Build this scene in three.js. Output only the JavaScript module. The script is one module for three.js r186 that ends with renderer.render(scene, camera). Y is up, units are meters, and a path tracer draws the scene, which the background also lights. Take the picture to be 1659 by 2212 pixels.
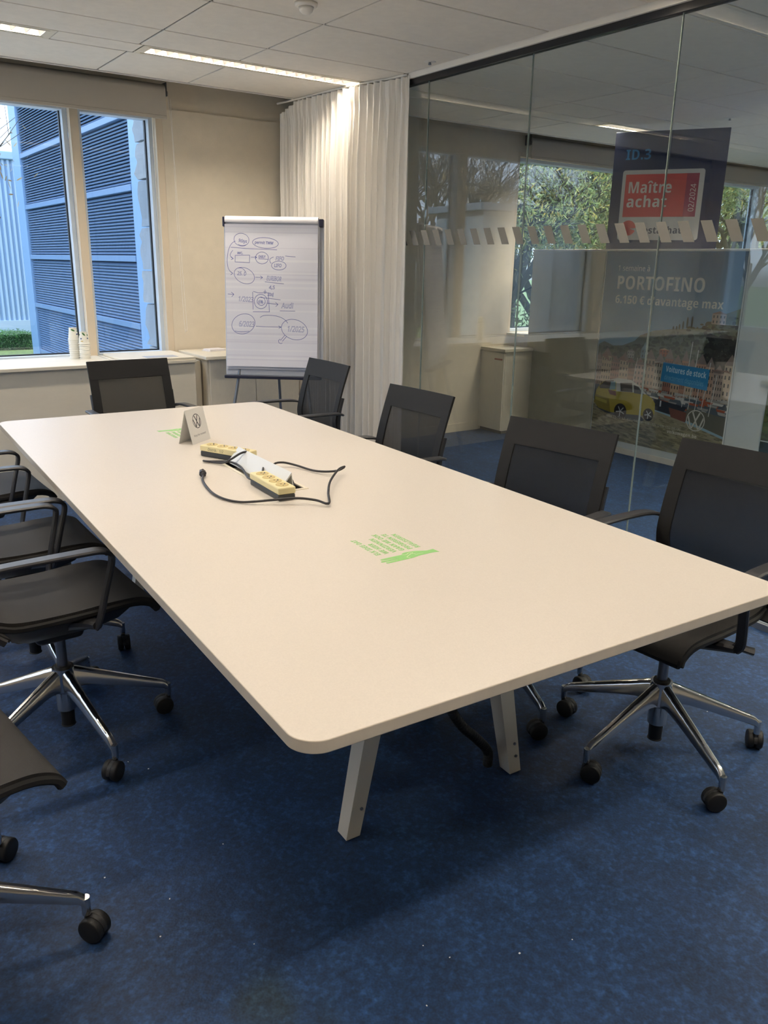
import * as THREE from 'three';
import { RoundedBoxGeometry } from 'three/addons/geometries/RoundedBoxGeometry.js';
import { mergeGeometries, toCreasedNormals } from 'three/addons/utils/BufferGeometryUtils.js';
import { TextGeometry } from 'three/addons/geometries/TextGeometry.js';
import { FontLoader } from 'three/addons/loaders/FontLoader.js';
import { RectAreaLightUniformsLib } from 'three/addons/lights/RectAreaLightUniformsLib.js';

// ---------------------------------------------------------------- camera, sky, sun, lamps, exposure
const scene = new THREE.Scene();
const camera = new THREE.PerspectiveCamera(64.49, 1659 / 2212, 0.05, 200);
camera.position.set(0, 1.5, 0);
camera.rotation.order = 'YXZ';
camera.rotation.set(-0.2967, -0.6137, 0.0187);
scene.add(camera);
const renderer = new THREE.WebGLRenderer({ antialias: true });
renderer.toneMapping = THREE.LinearToneMapping;
renderer.toneMappingExposure = 1.25;
renderer.shadowMap.enabled = true;
RectAreaLightUniformsLib.init();
const SKY_STRENGTH = 3;
const LAMP = 106, LAMP_NEXT = 680, LAMP_COLOR = new THREE.Color().setRGB(1.0, 0.885, 0.725);
const LAMP_ROWS = [-4.935, -2.575, -0.215], LAMP_COLS = [[-2.15, -0.66], [-0.2, 1.3], [1.755, 3.25]];

// ---------------------------------------------------------------- random and noise
let seed = 7;
const rnd = () => { seed = (seed + 0x6d2b79f5) | 0; let t = Math.imul(seed ^ (seed >>> 15), 1 | seed); t = (t + Math.imul(t ^ (t >>> 7), 61 | t)) ^ t; return ((t ^ (t >>> 14)) >>> 0) / 4294967296; };
const rr = (a, b) => a + (b - a) * rnd();
const hash = (x, y, s) => { let h = Math.imul(x, 374761393) ^ Math.imul(y, 668265263) ^ Math.imul(s, 974711); h = Math.imul(h ^ (h >>> 13), 1274126177); return ((h ^ (h >>> 16)) >>> 0) / 4294967296; };
function vnoise(x, y, p, s) {                       // value noise that repeats every p cells
  const xi = Math.floor(x), yi = Math.floor(y), fx = x - xi, fy = y - yi, m = (a) => ((a % p) + p) % p;
  const u = fx * fx * (3 - 2 * fx), v = fy * fy * (3 - 2 * fy);
  const a = hash(m(xi), m(yi), s), b = hash(m(xi + 1), m(yi), s), c = hash(m(xi), m(yi + 1), s), d = hash(m(xi + 1), m(yi + 1), s);
  return a + (b - a) * u + (c - a) * v + (a - b - c + d) * u * v;
}
function fbm(x, y, p, s, o) { let t = 0, w = 0.5, n = 0; for (let i = 0; i < o; i++) { t += w * vnoise(x, y, p, s + i); n += w; w *= 0.5; x *= 2; y *= 2; p *= 2; } return t / n; }
function dataTex(n, fn, srgb = true, m = n) {
  const d = new Uint8Array(n * m * 4);
  for (let y = 0; y < m; y++) for (let x = 0; x < n; x++) { const c = fn(x / n, y / m); d.set([c[0], c[1], c[2], 255], (y * n + x) * 4); }
  const t = new THREE.DataTexture(d, n, m);
  t.wrapS = t.wrapT = THREE.RepeatWrapping; t.magFilter = THREE.LinearFilter; t.minFilter = THREE.LinearMipmapLinearFilter; t.generateMipmaps = true;
  if (srgb) t.colorSpace = THREE.SRGBColorSpace;
  t.needsUpdate = true; return t;
}
function canvasTex(w, h, draw) {
  const c = document.createElement('canvas'); c.width = w; c.height = h;
  draw(c.getContext('2d'), w, h);
  const t = new THREE.CanvasTexture(c); t.colorSpace = THREE.SRGBColorSpace; t.anisotropy = 8; return t;
}
const rep = (t, x, y = x) => { const c = t.clone(); c.repeat.set(x, y); c.needsUpdate = true; return c; };

{ // the sky: pale at the horizon, blue above, thin bright cloud
  const w = 512, h = 256, d = new Float32Array(w * h * 4);
  for (let y = 0; y < h; y++) for (let x = 0; x < w; x++) {
    const el = ((y + 0.5) / h - 0.5) * Math.PI, k = Math.max(0, Math.sin(el));
    const cl = Math.min(1, Math.max(0, fbm(x / 64, y / 22, 8, 31, 4) * 2.6 - 1.0)) * Math.min(1, k * 5 + 0.25);
    const g = Math.pow(k, 0.55), c = [0.93 - 0.42 * g, 0.97 - 0.3 * g, 1.02 - 0.08 * g];
    for (let i = 0; i < 3; i++) d[(y * w + x) * 4 + i] = el < 0 ? 0.25 : c[i] * (1 - 0.55 * cl) + [1.0, 1.02, 1.06][i] * 0.55 * cl;
    d[(y * w + x) * 4 + 3] = 1;
  }
  const t = new THREE.DataTexture(d, w, h, THREE.RGBAFormat, THREE.FloatType);
  t.mapping = THREE.EquirectangularReflectionMapping; t.magFilter = THREE.LinearFilter; t.needsUpdate = true;
  scene.background = t; scene.environment = t;
  scene.backgroundIntensity = SKY_STRENGTH; scene.environmentIntensity = SKY_STRENGTH;
}
const sun = new THREE.DirectionalLight(new THREE.Color().setRGB(1, 0.93, 0.8), 9);
sun.position.set(28, 15, -7.5); sun.target.position.set(8, 0, -9); sun.castShadow = true; sun.shadow.radius = 2;
sun.shadow.camera.left = sun.shadow.camera.bottom = -24; sun.shadow.camera.right = sun.shadow.camera.top = 24; sun.shadow.camera.far = 70;
scene.add(sun, sun.target);

// ---------------------------------------------------------------- helpers
const V = (x, y, z) => new THREE.Vector3(x, y, z);
const used = {};
const numbered = (n) => { used[n] = (used[n] ?? -1) + 1; return used[n] ? `${n}_${String(used[n]).padStart(3, '0')}` : n; };
function fin(o) { o.traverse((c) => { if (c.isMesh) { c.castShadow = true; c.receiveShadow = true; } }); return o; }
function thing(name, label, category, pos = [0, 0, 0], turn = 0, group) {
  const o = new THREE.Group(); o.name = numbered(name); o.position.set(...pos); o.rotation.y = turn;
  o.userData = { label, category }; if (group) o.userData.group = group;
  scene.add(o); return o;
}
function struct(name, parent = scene) { const o = new THREE.Group(); o.name = numbered(name); if (parent === scene) o.userData = { kind: 'structure' }; parent.add(o); return o; }
const flat = (g) => { g = g.index ? g.toNonIndexed() : g; for (const k of Object.keys(g.attributes)) if (!['position', 'normal', 'uv'].includes(k)) g.deleteAttribute(k); if (!g.attributes.uv) g.setAttribute('uv', new THREE.BufferAttribute(new Float32Array(g.attributes.position.count * 2), 2)); g.morphAttributes = {}; return g; };
const merge = (gs) => (gs.length === 1 ? flat(gs[0]) : mergeGeometries(gs.map(flat)));
function part(name, gs, mat, parent, extra) {
  const m = new THREE.Mesh(Array.isArray(gs) ? merge(gs) : gs, mat);
  m.name = parent === scene ? numbered(name) : name; m.castShadow = m.receiveShadow = true;
  if (extra) m.userData = { ...extra };
  parent.add(m); return m;
}
const solo = (name, gs, mat, label, category, group) => { const m = part(name, gs, mat, scene); m.userData = { label, category }; if (group) m.userData.group = group; return m; };
const shell = (name, gs, mat, parent = scene) => part(name, gs, mat, parent, parent === scene ? { kind: 'structure' } : undefined);
function box(w, h, d, x = 0, y = 0, z = 0) {        // uv in metres on every face
  const g = new THREE.BoxGeometry(w, h, d), u = g.attributes.uv, s = [[d, h], [d, h], [w, d], [w, d], [w, h], [w, h]];
  for (let i = 0; i < 24; i++) u.setXY(i, u.getX(i) * s[i >> 2][0], u.getY(i) * s[i >> 2][1]);
  return g.translate(x, y, z);
}
const span = (x0, x1, y0, y1, z0, z1) => box(x1 - x0, y1 - y0, z1 - z0, (x0 + x1) / 2, (y0 + y1) / 2, (z0 + z1) / 2);
const rbox = (w, h, d, r, x = 0, y = 0, z = 0, s = 2) => new RoundedBoxGeometry(w, h, d, s, Math.min(r, w / 2.01, h / 2.01, d / 2.01)).translate(x, y, z);
const rspan = (x0, x1, y0, y1, z0, z1, r = 0.003) => rbox(x1 - x0, y1 - y0, z1 - z0, r, (x0 + x1) / 2, (y0 + y1) / 2, (z0 + z1) / 2);
const cyl = (r0, r1, h, x = 0, y = 0, z = 0, n = 20) => new THREE.CylinderGeometry(r0, r1, h, n).translate(x, y, z);
function bar(a, b, r, n = 10, r2 = r) {
  const d = b.clone().sub(a), g = new THREE.CylinderGeometry(r2, r, d.length(), n);
  g.applyQuaternion(new THREE.Quaternion().setFromUnitVectors(V(0, 1, 0), d.clone().normalize()));
  return g.translate(...a.clone().add(b).multiplyScalar(0.5).toArray());
}
const tube = (pts, r, n = 60, k = 8, tension = 0.5) => new THREE.TubeGeometry(new THREE.CatmullRomCurve3(pts, false, 'catmullrom', tension), n, r, k, false);
// closed body through rings of points (each the same count), capped at both ends
function loft(rings, creased = 0.6) {
  const n = rings[0].length, p = [], idx = [];
  for (const r of rings) for (const q of r) p.push(q.x, q.y, q.z);
  for (let i = 0; i < rings.length - 1; i++) for (let j = 0; j < n; j++) {
    const a = i * n + j, b = i * n + (j + 1) % n, c = a + n, d = b + n; idx.push(a, b, d, a, d, c);
  }
  for (const [r, flip] of [[0, 1], [rings.length - 1, 0]]) for (let j = 1; j < n - 1; j++) { const o = r * n; idx.push(...(flip ? [o, o + j + 1, o + j] : [o, o + j, o + j + 1])); }
  const g = new THREE.BufferGeometry(); g.setAttribute('position', new THREE.Float32BufferAttribute(p, 3)); g.setIndex(idx);
  g.computeVertexNormals();
  return toCreasedNormals(g.toNonIndexed(), creased);
}
// rounded strap swept along a path; side(t) is the direction of its width
function strap(pts, w, h, side, n = 28, corner = 0.3, tension = 0.5) {
  const c = new THREE.CatmullRomCurve3(pts, false, 'catmullrom', tension), rings = [];
  for (let i = 0; i <= n; i++) {
    const t = i / n, p = c.getPoint(t), g = c.getTangent(t), s = side.clone().addScaledVector(g, -side.dot(g)).normalize(), u = new THREE.Vector3().crossVectors(g, s), q = [];
    const W = typeof w === 'function' ? w(t) : w, Hh = typeof h === 'function' ? h(t) : h;
    const k = corner * Math.min(W, Hh);
    for (const [a, b] of [[W / 2 - k, Hh / 2], [W / 2, Hh / 2 - k], [W / 2, k - Hh / 2], [W / 2 - k, -Hh / 2], [k - W / 2, -Hh / 2], [-W / 2, k - Hh / 2], [-W / 2, Hh / 2 - k], [k - W / 2, Hh / 2]])
      q.push(p.clone().addScaledVector(s, a).addScaledVector(u, b));
    rings.push(q);
  }
  return loft(rings.map((r) => r.reverse()), 0.7);
}
// a sheet with thickness from fn(u, v) -> Vector3, uv in metres along U and Vlen
function sheet(fn, nu, nv, th, U = 1, Vl = 1) {
  const P = [], N = [], T = [], I = [], grid = [];
  for (let j = 0; j <= nv; j++) for (let i = 0; i <= nu; i++) grid.push(fn(i / nu, j / nv));
  const at = (i, j) => grid[Math.min(nv, Math.max(0, j)) * (nu + 1) + Math.min(nu, Math.max(0, i))];
  const norm = (i, j) => at(i + 1, j).clone().sub(at(i - 1, j)).cross(at(i, j + 1).clone().sub(at(i, j - 1))).normalize();
  for (const s of [1, -1]) for (let j = 0; j <= nv; j++) for (let i = 0; i <= nu; i++) {
    const n = norm(i, j), p = at(i, j).clone().addScaledVector(n, s * th / 2); P.push(p.x, p.y, p.z); N.push(n.x * s, n.y * s, n.z * s); T.push(i / nu * U, j / nv * Vl);
  }
  const K = (nu + 1) * (nv + 1), id = (s, i, j) => s * K + j * (nu + 1) + i;
  for (let j = 0; j < nv; j++) for (let i = 0; i < nu; i++) {
    I.push(id(0, i, j), id(0, i + 1, j), id(0, i + 1, j + 1), id(0, i, j), id(0, i + 1, j + 1), id(0, i, j + 1));
    I.push(id(1, i, j), id(1, i + 1, j + 1), id(1, i + 1, j), id(1, i, j), id(1, i, j + 1), id(1, i + 1, j + 1));
  }
  const edge = (a, b) => { const o = P.length / 3; for (const [s, k] of [[0, a], [0, b], [1, b], [1, a]]) { const q = id(s, ...k); P.push(P[q * 3], P[q * 3 + 1], P[q * 3 + 2]); N.push(0, 0, 0); T.push(T[q * 2], T[q * 2 + 1]); }
    const A = V(P[o * 3], P[o * 3 + 1], P[o * 3 + 2]), B = V(P[o * 3 + 3], P[o * 3 + 4], P[o * 3 + 5]), C = V(P[o * 3 + 6], P[o * 3 + 7], P[o * 3 + 8]), m = C.clone().sub(A).cross(B.clone().sub(A)).normalize();
    for (let i = 0; i < 4; i++) { N[(o + i) * 3] = m.x; N[(o + i) * 3 + 1] = m.y; N[(o + i) * 3 + 2] = m.z; } I.push(o, o + 2, o + 1, o, o + 3, o + 2); };
  for (let i = 0; i < nu; i++) { edge([i, 0], [i + 1, 0]); edge([i + 1, nv], [i, nv]); }
  for (let j = 0; j < nv; j++) { edge([nu, j], [nu, j + 1]); edge([0, j + 1], [0, j]); }
  const g = new THREE.BufferGeometry();
  g.setAttribute('position', new THREE.Float32BufferAttribute(P, 3)); g.setAttribute('normal', new THREE.Float32BufferAttribute(N, 3)); g.setAttribute('uv', new THREE.Float32BufferAttribute(T, 2)); g.setIndex(I);
  return g;
}
const extr = (shape, depth, bevel = 0, seg = 12) => new THREE.ExtrudeGeometry(shape, { depth, bevelEnabled: bevel > 0, bevelSize: bevel, bevelThickness: bevel, bevelSegments: 2, curveSegments: seg });
function rrect(w, h, r) { const s = new THREE.Shape(), a = w / 2, b = h / 2; s.moveTo(-a + r, -b); s.lineTo(a - r, -b); s.absarc(a - r, -b + r, r, -Math.PI / 2, 0); s.lineTo(a, b - r); s.absarc(a - r, b - r, r, 0, Math.PI / 2); s.lineTo(-a + r, b); s.absarc(-a + r, b - r, r, Math.PI / 2, Math.PI); s.lineTo(-a, -b + r); s.absarc(-a + r, -b + r, r, Math.PI, Math.PI * 1.5); return s; }
function card(w, h, th = 0.001) {                   // upright print: the picture on the front face only
  const g = new THREE.PlaneGeometry(w, h); return g.translate(0, 0, th);
}

// ---------------------------------------------------------------- materials
const M = (o) => new THREE.MeshStandardMaterial(o), MP = (o) => new THREE.MeshPhysicalMaterial(o);
const rgb = (r, g, b) => new THREE.Color().setRGB(r, g, b);
const speck = dataTex(256, (u, v) => { const n = 255 * fbm(u * 64, v * 64, 64, 3, 2); return [n, n, n]; }, false);
const plasterMap = dataTex(512, (u, v) => { const n = 245 + 9 * fbm(u * 24, v * 24, 24, 5, 4); return [n, n, n]; });
const weave = dataTex(128, (u, v) => { const a = Math.sin(u * 32 * Math.PI) * Math.sin(v * 32 * Math.PI), n = 128 + 90 * a + 30 * hash(Math.floor(u * 128), Math.floor(v * 128), 9); return [n, n, n]; }, false);
const weaveColor = dataTex(128, (u, v) => { const a = Math.sin(u * 32 * Math.PI) * Math.sin(v * 32 * Math.PI), n = 188 + 50 * a + 17 * hash(Math.floor(u * 128), Math.floor(v * 128), 9); return [n, n, n]; });
const wallMat = M({ color: '#e3d8c4', roughness: 0.85, map: rep(plasterMap, 0.8), bumpMap: rep(speck, 5), bumpScale: 0.0004 });
const wallUpperMat = M({ color: '#e3d8c4', roughness: 0.9, map: rep(plasterMap, 0.8) });
const ceilMat = M({ color: '#f3ece1', roughness: 0.95, map: rep(plasterMap, 1.3), bumpMap: rep(speck, 9), bumpScale: 0.0006 });
const creamMat = M({ color: '#eee5d2', roughness: 0.45, map: rep(plasterMap, 1.1) });
const frameMat = M({ color: '#dccdb6', roughness: 0.5 });
const aluMat = M({ color: '#d3deea', roughness: 0.45 });
const whiteMat = M({ color: '#efeae2', roughness: 0.5 });
const darkMat = M({ color: '#15151a', roughness: 0.5 });
const gapMat = M({ color: '#5d574e', roughness: 0.9 });
const greyBlind = M({ color: '#b3aca0', roughness: 0.9, bumpMap: rep(weave, 20), bumpScale: 0.0002 });
const tableMat = M({ color: '#e2d9ce', roughness: 0.33, map: rep(dataTex(512, (u, v) => { const n = 246 + 9 * fbm(u * 180, v * 180, 180, 12, 2); return [n, n, n]; }), 2), bumpMap: rep(speck, 6), bumpScale: 0.00012 });
const edgeMat = M({ color: '#d8cebf', roughness: 0.45, map: rep(plasterMap, 2) });
const legMat = M({ color: '#d9d4c8', roughness: 0.4, map: rep(plasterMap, 4) });
const meshMat = M({ color: '#2d2b2a', roughness: 0.75, map: rep(weaveColor, 20), bumpMap: rep(weave, 20), bumpScale: 0.0006, transparent: true, opacity: 0.66 });
const seatMat = M({ color: '#2f2b27', roughness: 0.7, map: rep(weaveColor, 16), bumpMap: rep(weave, 16), bumpScale: 0.0008 });
const hemMat = M({ color: '#1e1d1d', roughness: 0.75, map: rep(weaveColor, 20), bumpMap: rep(weave, 20), bumpScale: 0.0006 });
const plasticMat = M({ color: '#2a2a2c', roughness: 0.42, bumpMap: rep(speck, 8), bumpScale: 0.0001 });
const armMat = M({ color: '#343437', roughness: 0.38 });
const chromeMat = M({ color: '#d4d3d2', metalness: 1, roughness: 0.16 });
const columnMat = M({ color: '#8f8f92', metalness: 1, roughness: 0.28 });
const greyMetal = M({ color: '#8a8f97', metalness: 0.7, roughness: 0.4 });
const rubberMat = M({ color: '#141415', roughness: 0.55 });
const cordMat = M({ color: '#27262b', roughness: 0.5 });
const creamPlastic = M({ color: '#e8dcaa', roughness: 0.45 });
const socketMat = M({ color: '#cbb67c', roughness: 0.5 });
const stripBase = M({ color: '#33373a', roughness: 0.5 });
const paperMat = M({ color: '#eeebee', roughness: 0.85 });
const greenMat = M({ color: '#8fc978', roughness: 0.55 });
const greenLine = M({ color: '#e6ecc9', roughness: 0.55 });
const lampGlow = M({ color: '#ffffff', emissive: rgb(1, 0.93, 0.85), emissiveIntensity: 6.5 });
const louvreMat = M({ color: '#dcd8d6', roughness: 0.3, metalness: 1 });
const clothMat = MP({ color: '#fdf8f0', roughness: 0.95, transmission: 0.04, thickness: 0, bumpMap: rep(weave, 30), bumpScale: 0.0002 });
const glassMat = MP({ color: rgb(0.95, 0.975, 0.96), roughness: 0, transmission: 1, thickness: 0, ior: 1.52 });
const windowGlass = MP({ color: rgb(0.86, 0.93, 1.0), roughness: 0, transmission: 1, thickness: 0, ior: 1.5 });
const glassEdge = M({ color: '#7f8983', roughness: 0.25 });
const filmMat = M({ color: '#918d84', roughness: 0.8, transparent: true, opacity: 0.78 });

// ---------------------------------------------------------------- floor
const FL = -0.03, CEIL = 2.615, ZB = -5.9, XL = -1.9, XR = 11, ZF = 2.4, XG = 3.3;
{
  const S = 1024, base = dataTex(S, (u, v) => {
    const a = fbm(u * 9, v * 9, 9, 41, 5), b = fbm(u * 40 + 2 * a, v * 16, 8 * 5, 47, 4), c = fbm(u * 150, v * 150, 150, 52, 3), d = vnoise(u * 512, v * 512, 512, 60);
    const k = 0.72 + 0.14 * (a - 0.5) + 0.16 * (b - 0.5) + 0.34 * (c - 0.5) + 0.24 * (d - 0.5), light = Math.max(0, b * 0.6 + c * 1.4 - 1.05) * 30;
    return [32 * k + light * 0.9, 72 * k + light * 1.03, 124 * k + light * 1.12].map((x) => Math.max(0, Math.min(255, x)));
  });
  const bump = dataTex(512, (u, v) => { const n = 255 * (0.6 * fbm(u * 70, v * 70, 70, 71, 3) + 0.4 * vnoise(u * 250, v * 250, 250, 77)); return [n, n, n]; }, false);
  const nx = 220, nz = 140, g = new THREE.PlaneGeometry(XR - XL + 0.4, ZF - ZB + 0.6, nx, nz).rotateX(-Math.PI / 2);
  g.translate((XR + XL) / 2, FL, (ZF + ZB) / 2 - 0.1);
  const p = g.attributes.position, u = g.attributes.uv, col = new Float32Array(p.count * 3);
  const stain = (x, z, cx, cz, rx, rz, s) => { const w = fbm(x * 9 + 30, z * 9 + 30, 256, 91, 4) - 0.5, q = Math.hypot((x - cx) / rx, (z - cz) / rz) + w * 1.3; return s * Math.min(1, Math.max(0, (1.05 - q) / 0.35)); };
  for (let i = 0; i < p.count; i++) {
    const x = p.getX(i), z = p.getZ(i); u.setXY(i, x / 1.7, z / 1.7);
    const s = Math.max(stain(x, z, 0.6, -1.25, 0.06, 0.1, 0.8), stain(x, z, 0.67, -1.12, 0.08, 0.05, 0.6));
    col.set([1 + s * 0.25, 1 - s * 0.25, 1 - s * 0.62], i * 3);
  }
  g.setAttribute('color', new THREE.BufferAttribute(col, 3));
  shell('floor', [g], null).geometry = g;
  scene.children.at(-1).material = M({ map: base, roughness: 0.62, vertexColors: true, bumpMap: rep(bump, 2.2), bumpScale: 0.0009 });
  shell('floor_slab', [span(XL - 0.2, XR + 0.2, -0.28, FL - 0.004, ZB - 0.15, ZF + 0.2)], gapMat);
}
// ---------------------------------------------------------------- ceiling with its tiles
const ceiling = struct('ceiling');
shell('roof_slab', [span(XL - 0.3, XR + 0.3, 2.86, 3.05, ZB - 0.2, ZF + 0.3)], gapMat, ceiling);
{
  const rows = []; // [z0, z1, kind]
  for (let k = 0; k < 4; k++) { const o = -5.034 + 2.36 * k; rows.push([o, o + 0.198, 'lamp'], [o + 0.198, o + 0.56, 't'], [o + 0.56, o + 1.16, 't'], [o + 1.16, o + 1.76, 't'], [o + 1.76, o + 2.36, 't']); }
  rows.unshift([-5.615, -5.034, 't']);
  const cols = [XL, -0.675, 0.525, 1.725, 2.315, 3.262], colsN = [3.335, 3.5, 4.675, 5.29, 6.49, 7.69, 8.89, 10.09, XR], g = {};
  const tile = (x0, x1, z0, z1) => {
    if (x1 - x0 < 0.02 || z1 - z0 < 0.02) return;
    const k = [(x1 - x0).toFixed(3), (z1 - z0).toFixed(3)].join();
    g[k] ??= rbox(x1 - x0 - 0.011, 0.016, z1 - z0 - 0.011, 0.004, 0, 0, 0, 1);
    const u = g[k].attributes.uv, p = g[k].attributes.position; for (let i = 0; i < p.count; i++) u.setXY(i, p.getX(i), p.getZ(i));
    const m = part('ceiling_tile', g[k], ceilMat, ceiling); m.position.set((x0 + x1) / 2, CEIL + 0.007 + 0.0008 * (hash(Math.round(x0 * 10), Math.round(z0 * 10), 3) - 0.5), (z0 + z1) / 2);
  };
  for (const [z0, zz, kind] of rows) {
    const z1 = Math.min(zz, ZF); if (z0 > ZF) continue;
    if (kind === 't') { for (let i = 0; i < cols.length - 1; i++) tile(cols[i], cols[i + 1], z0, z1); for (let i = 0; i < colsN.length - 1; i++) tile(colsN[i], colsN[i + 1], z0, z1); }
    else { for (const [a, b] of [[-0.665, -0.2], [1.3, 1.755]]) tile(a, b, z0, z1); const taken = z0 < -4 ? [[5.55, 6.49]] : z0 < 0 ? [...(z0 < -1 ? [] : [[3.7, 5.2]]), [5.55, 7.05], [7.69, 9.19]] : []; let at = 3.335; for (const [a, b] of taken) { tile(at, a, z0, z1); at = b; } tile(at, XR, z0, z1); }
  }
  // dark grid behind the joints, edge profiles along the window wall, the white strip over the glass
  const bars = [];
  for (const [z0] of rows) if (z0 < ZF) { bars.push(span(XL, XG, CEIL + 0.006, CEIL + 0.03, z0 - 0.012, z0 + 0.012), span(XG, XR, CEIL + 0.006, CEIL + 0.03, z0 - 0.012, z0 + 0.012)); }
  for (const x of [...cols, ...colsN]) for (const [z0, zz, kind] of rows) if (kind === 't' && z0 < ZF) bars.push(span(x - 0.012, x + 0.012, CEIL + 0.0055, CEIL + 0.029, z0, Math.min(zz, ZF)));
  shell('ceiling_grid', bars, gapMat, ceiling);
  shell('edge_profile', [span(XL, 3.262, CEIL - 0.004, CEIL + 0.03, -5.640, -5.618), span(XL, 3.262, CEIL + 0.002, CEIL + 0.05, -5.672, -5.652), span(XG, XR, CEIL - 0.004, CEIL + 0.03, -5.640, -5.618)], whiteMat, ceiling);
  shell('glass_head_trim', [span(3.262, 3.335, 2.584, CEIL + 0.02, -5.62, ZF)], whiteMat, ceiling);
}
// ---------------------------------------------------------------- walls
shell('wall_back', [
  span(2.232, XG + 0.04, -0.2, 2.49, ZB - 0.25, ZB), span(XL - 0.2, 2.232, -0.2, 0.79, ZB - 0.25, ZB - 0.02), span(XL - 0.2, -0.2, 0.79, 2.49, ZB - 0.25, ZB),
  span(XG + 0.04, 5.58, -0.2, 2.86, ZB - 0.25, ZB), span(5.58, XR + 0.2, -0.2, 0.86, ZB - 0.25, ZB), span(5.58, XR + 0.2, 2.5, 2.86, ZB - 0.25, ZB),
], wallMat);
shell('wall_back_upper', [span(XL - 0.2, XG + 0.04, 2.49, 2.86, ZB - 0.25, ZB - 0.018)], wallUpperMat);
shell('wall_left', [span(XL - 0.2, XL, -0.2, 0.86, -5.9, ZF), span(XL - 0.2, XL, 2.4, 2.86, -5.9, ZF), span(XL - 0.2, XL, 0.86, 2.4, -2.9, ZF), span(XL - 0.2, XL, 0.86, 2.4, -5.9, -5.6)], wallMat);
shell('wall_rear', [span(XL - 0.2, XR + 0.2, -0.2, 2.86, ZF, ZF + 0.2)], wallMat);
shell('wall_far_side', [span(XR, XR + 0.2, -0.2, 2.86, -5.9, ZF)], wallMat);
shell('baseboard_back', [rspan(XG + 0.04, 5.25, FL, 0.05, ZB, ZB + 0.012)], wallUpperMat);

// window of this room
function windowUnit(name, x0, x1, y0, y1, mull, z, beige = frameMat) {
  const w = struct(name), w2 = 0.028;
  const F = (n, a, b, c, d, m = beige, zz = [z - 0.06, z]) => shell(n, [rspan(a, b, c, d, zz[0], zz[1], 0.003)], m, w);
  F('window_frame', x0, x0 + 0.03, y0, y1); F('window_frame', x1 - 0.05, x1, y0, y1); F('window_frame', x0 + 0.03, x1 - 0.05, y1 - 0.04, y1); F('window_frame', x0 + 0.03, x1 - 0.05, y0 - 0.02, y0 + 0.012);
    for (const m of mull) F('window_mullion', m - w2, m + w2, y0 + 0.012, y1 - 0.04);
  const edges = [x0 + 0.03, ...mull.flatMap((m) => [m - w2, m + w2]), x1 - 0.05];
  for (let i = 0; i < edges.length; i += 2) {
    const a = edges[i], b = edges[i + 1], c = y0 + 0.012, d = y1 - 0.04, t = 0.03, Z = [z - 0.16, z - 0.06];
    shell('sash', [rspan(a, a + t, c, d, ...Z), rspan(b - t, b, c, d, ...Z), rspan(a + t, b - t, c, c + t, ...Z), rspan(a + t, b - t, d - t, d, ...Z)], aluMat, w);
    shell('gasket', [span(a + t, a + t + 0.008, c + t, d - t, z - 0.14, z - 0.115), span(b - t - 0.008, b - t, c + t, d - t, z - 0.14, z - 0.115), span(a + t + 0.008, b - t - 0.008, c + t, c + t + 0.008, z - 0.14, z - 0.115)], darkMat, w);
    shell('window_pane', [span(a + t, b - t, c + t, d - t, z - 0.131, z - 0.125)], windowGlass, w);
  }
  return w;
}
windowUnit('window_1', -0.2, 2.232, 0.812, 2.49, [1.638], ZB);
windowUnit('window_2', 5.58, 10.8, 0.875, 2.5, [9.6], ZB);
{ // window of the left wall (seen only in the glass)
  const w = struct('window_3');
  for (const [a, b] of [[-5.6, -4.25], [-4.25, -2.9]]) {
    shell('window_frame', [span(XL - 0.1, XL - 0.02, 0.86, 2.4, a, a + 0.05), span(XL - 0.1, XL - 0.02, 0.86, 2.4, b - 0.05, b), span(XL - 0.1, XL - 0.02, 0.86, 0.91, a + 0.05, b - 0.05), span(XL - 0.1, XL - 0.02, 2.35, 2.4, a + 0.05, b - 0.05)], aluMat, w);
    shell('window_pane', [span(XL - 0.065, XL - 0.059, 0.91, 2.35, a + 0.05, b - 0.05)], windowGlass, w);
  }
}
// ---------------------------------------------------------------- glass wall on the right
const glassWall = struct('wall_right');
shell('top_rail', [span(XG - 0.022, XG + 0.022, 2.552, 2.584, -5.86, ZF)], darkMat, glassWall);
shell('floor_rail', [span(XG - 0.015, XG + 0.015, FL, 0, -5.86, ZF)], greyMetal, glassWall);
for (const [a, b] of [[-5.86, -5.17], [-5.17, -4.295], [-4.295, -3.42], [-3.42, -2.52], [-2.52, -1.62], [-1.62, -0.72], [-0.72, 0.18], [0.18, 1.08], [1.08, ZF]]) {
  shell('glass_pane', [span(XG - 0.005, XG + 0.005, 0, 2.552, a + 0.004, b - 0.004)], glassMat, glassWall);
  shell('glass_joint', [span(XG - 0.0048, XG + 0.0048, 0, 2.552, b - 0.002, b + 0.002)], glassEdge, glassWall);
}
{
  const s = new THREE.Shape(); s.moveTo(-0.05, 0.045); s.lineTo(0.007, 0.045); s.lineTo(0.052, -0.045); s.lineTo(-0.005, -0.045);
  const g = extr(s, 0.0004).rotateY(-Math.PI / 2);
  for (let k = 0; k < 42; k++) { const m = part('frosted_stripe', g, filmMat, glassWall); m.position.set(XG - 0.0052, 1.662, -4.52 + k * 0.119); }
}
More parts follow.
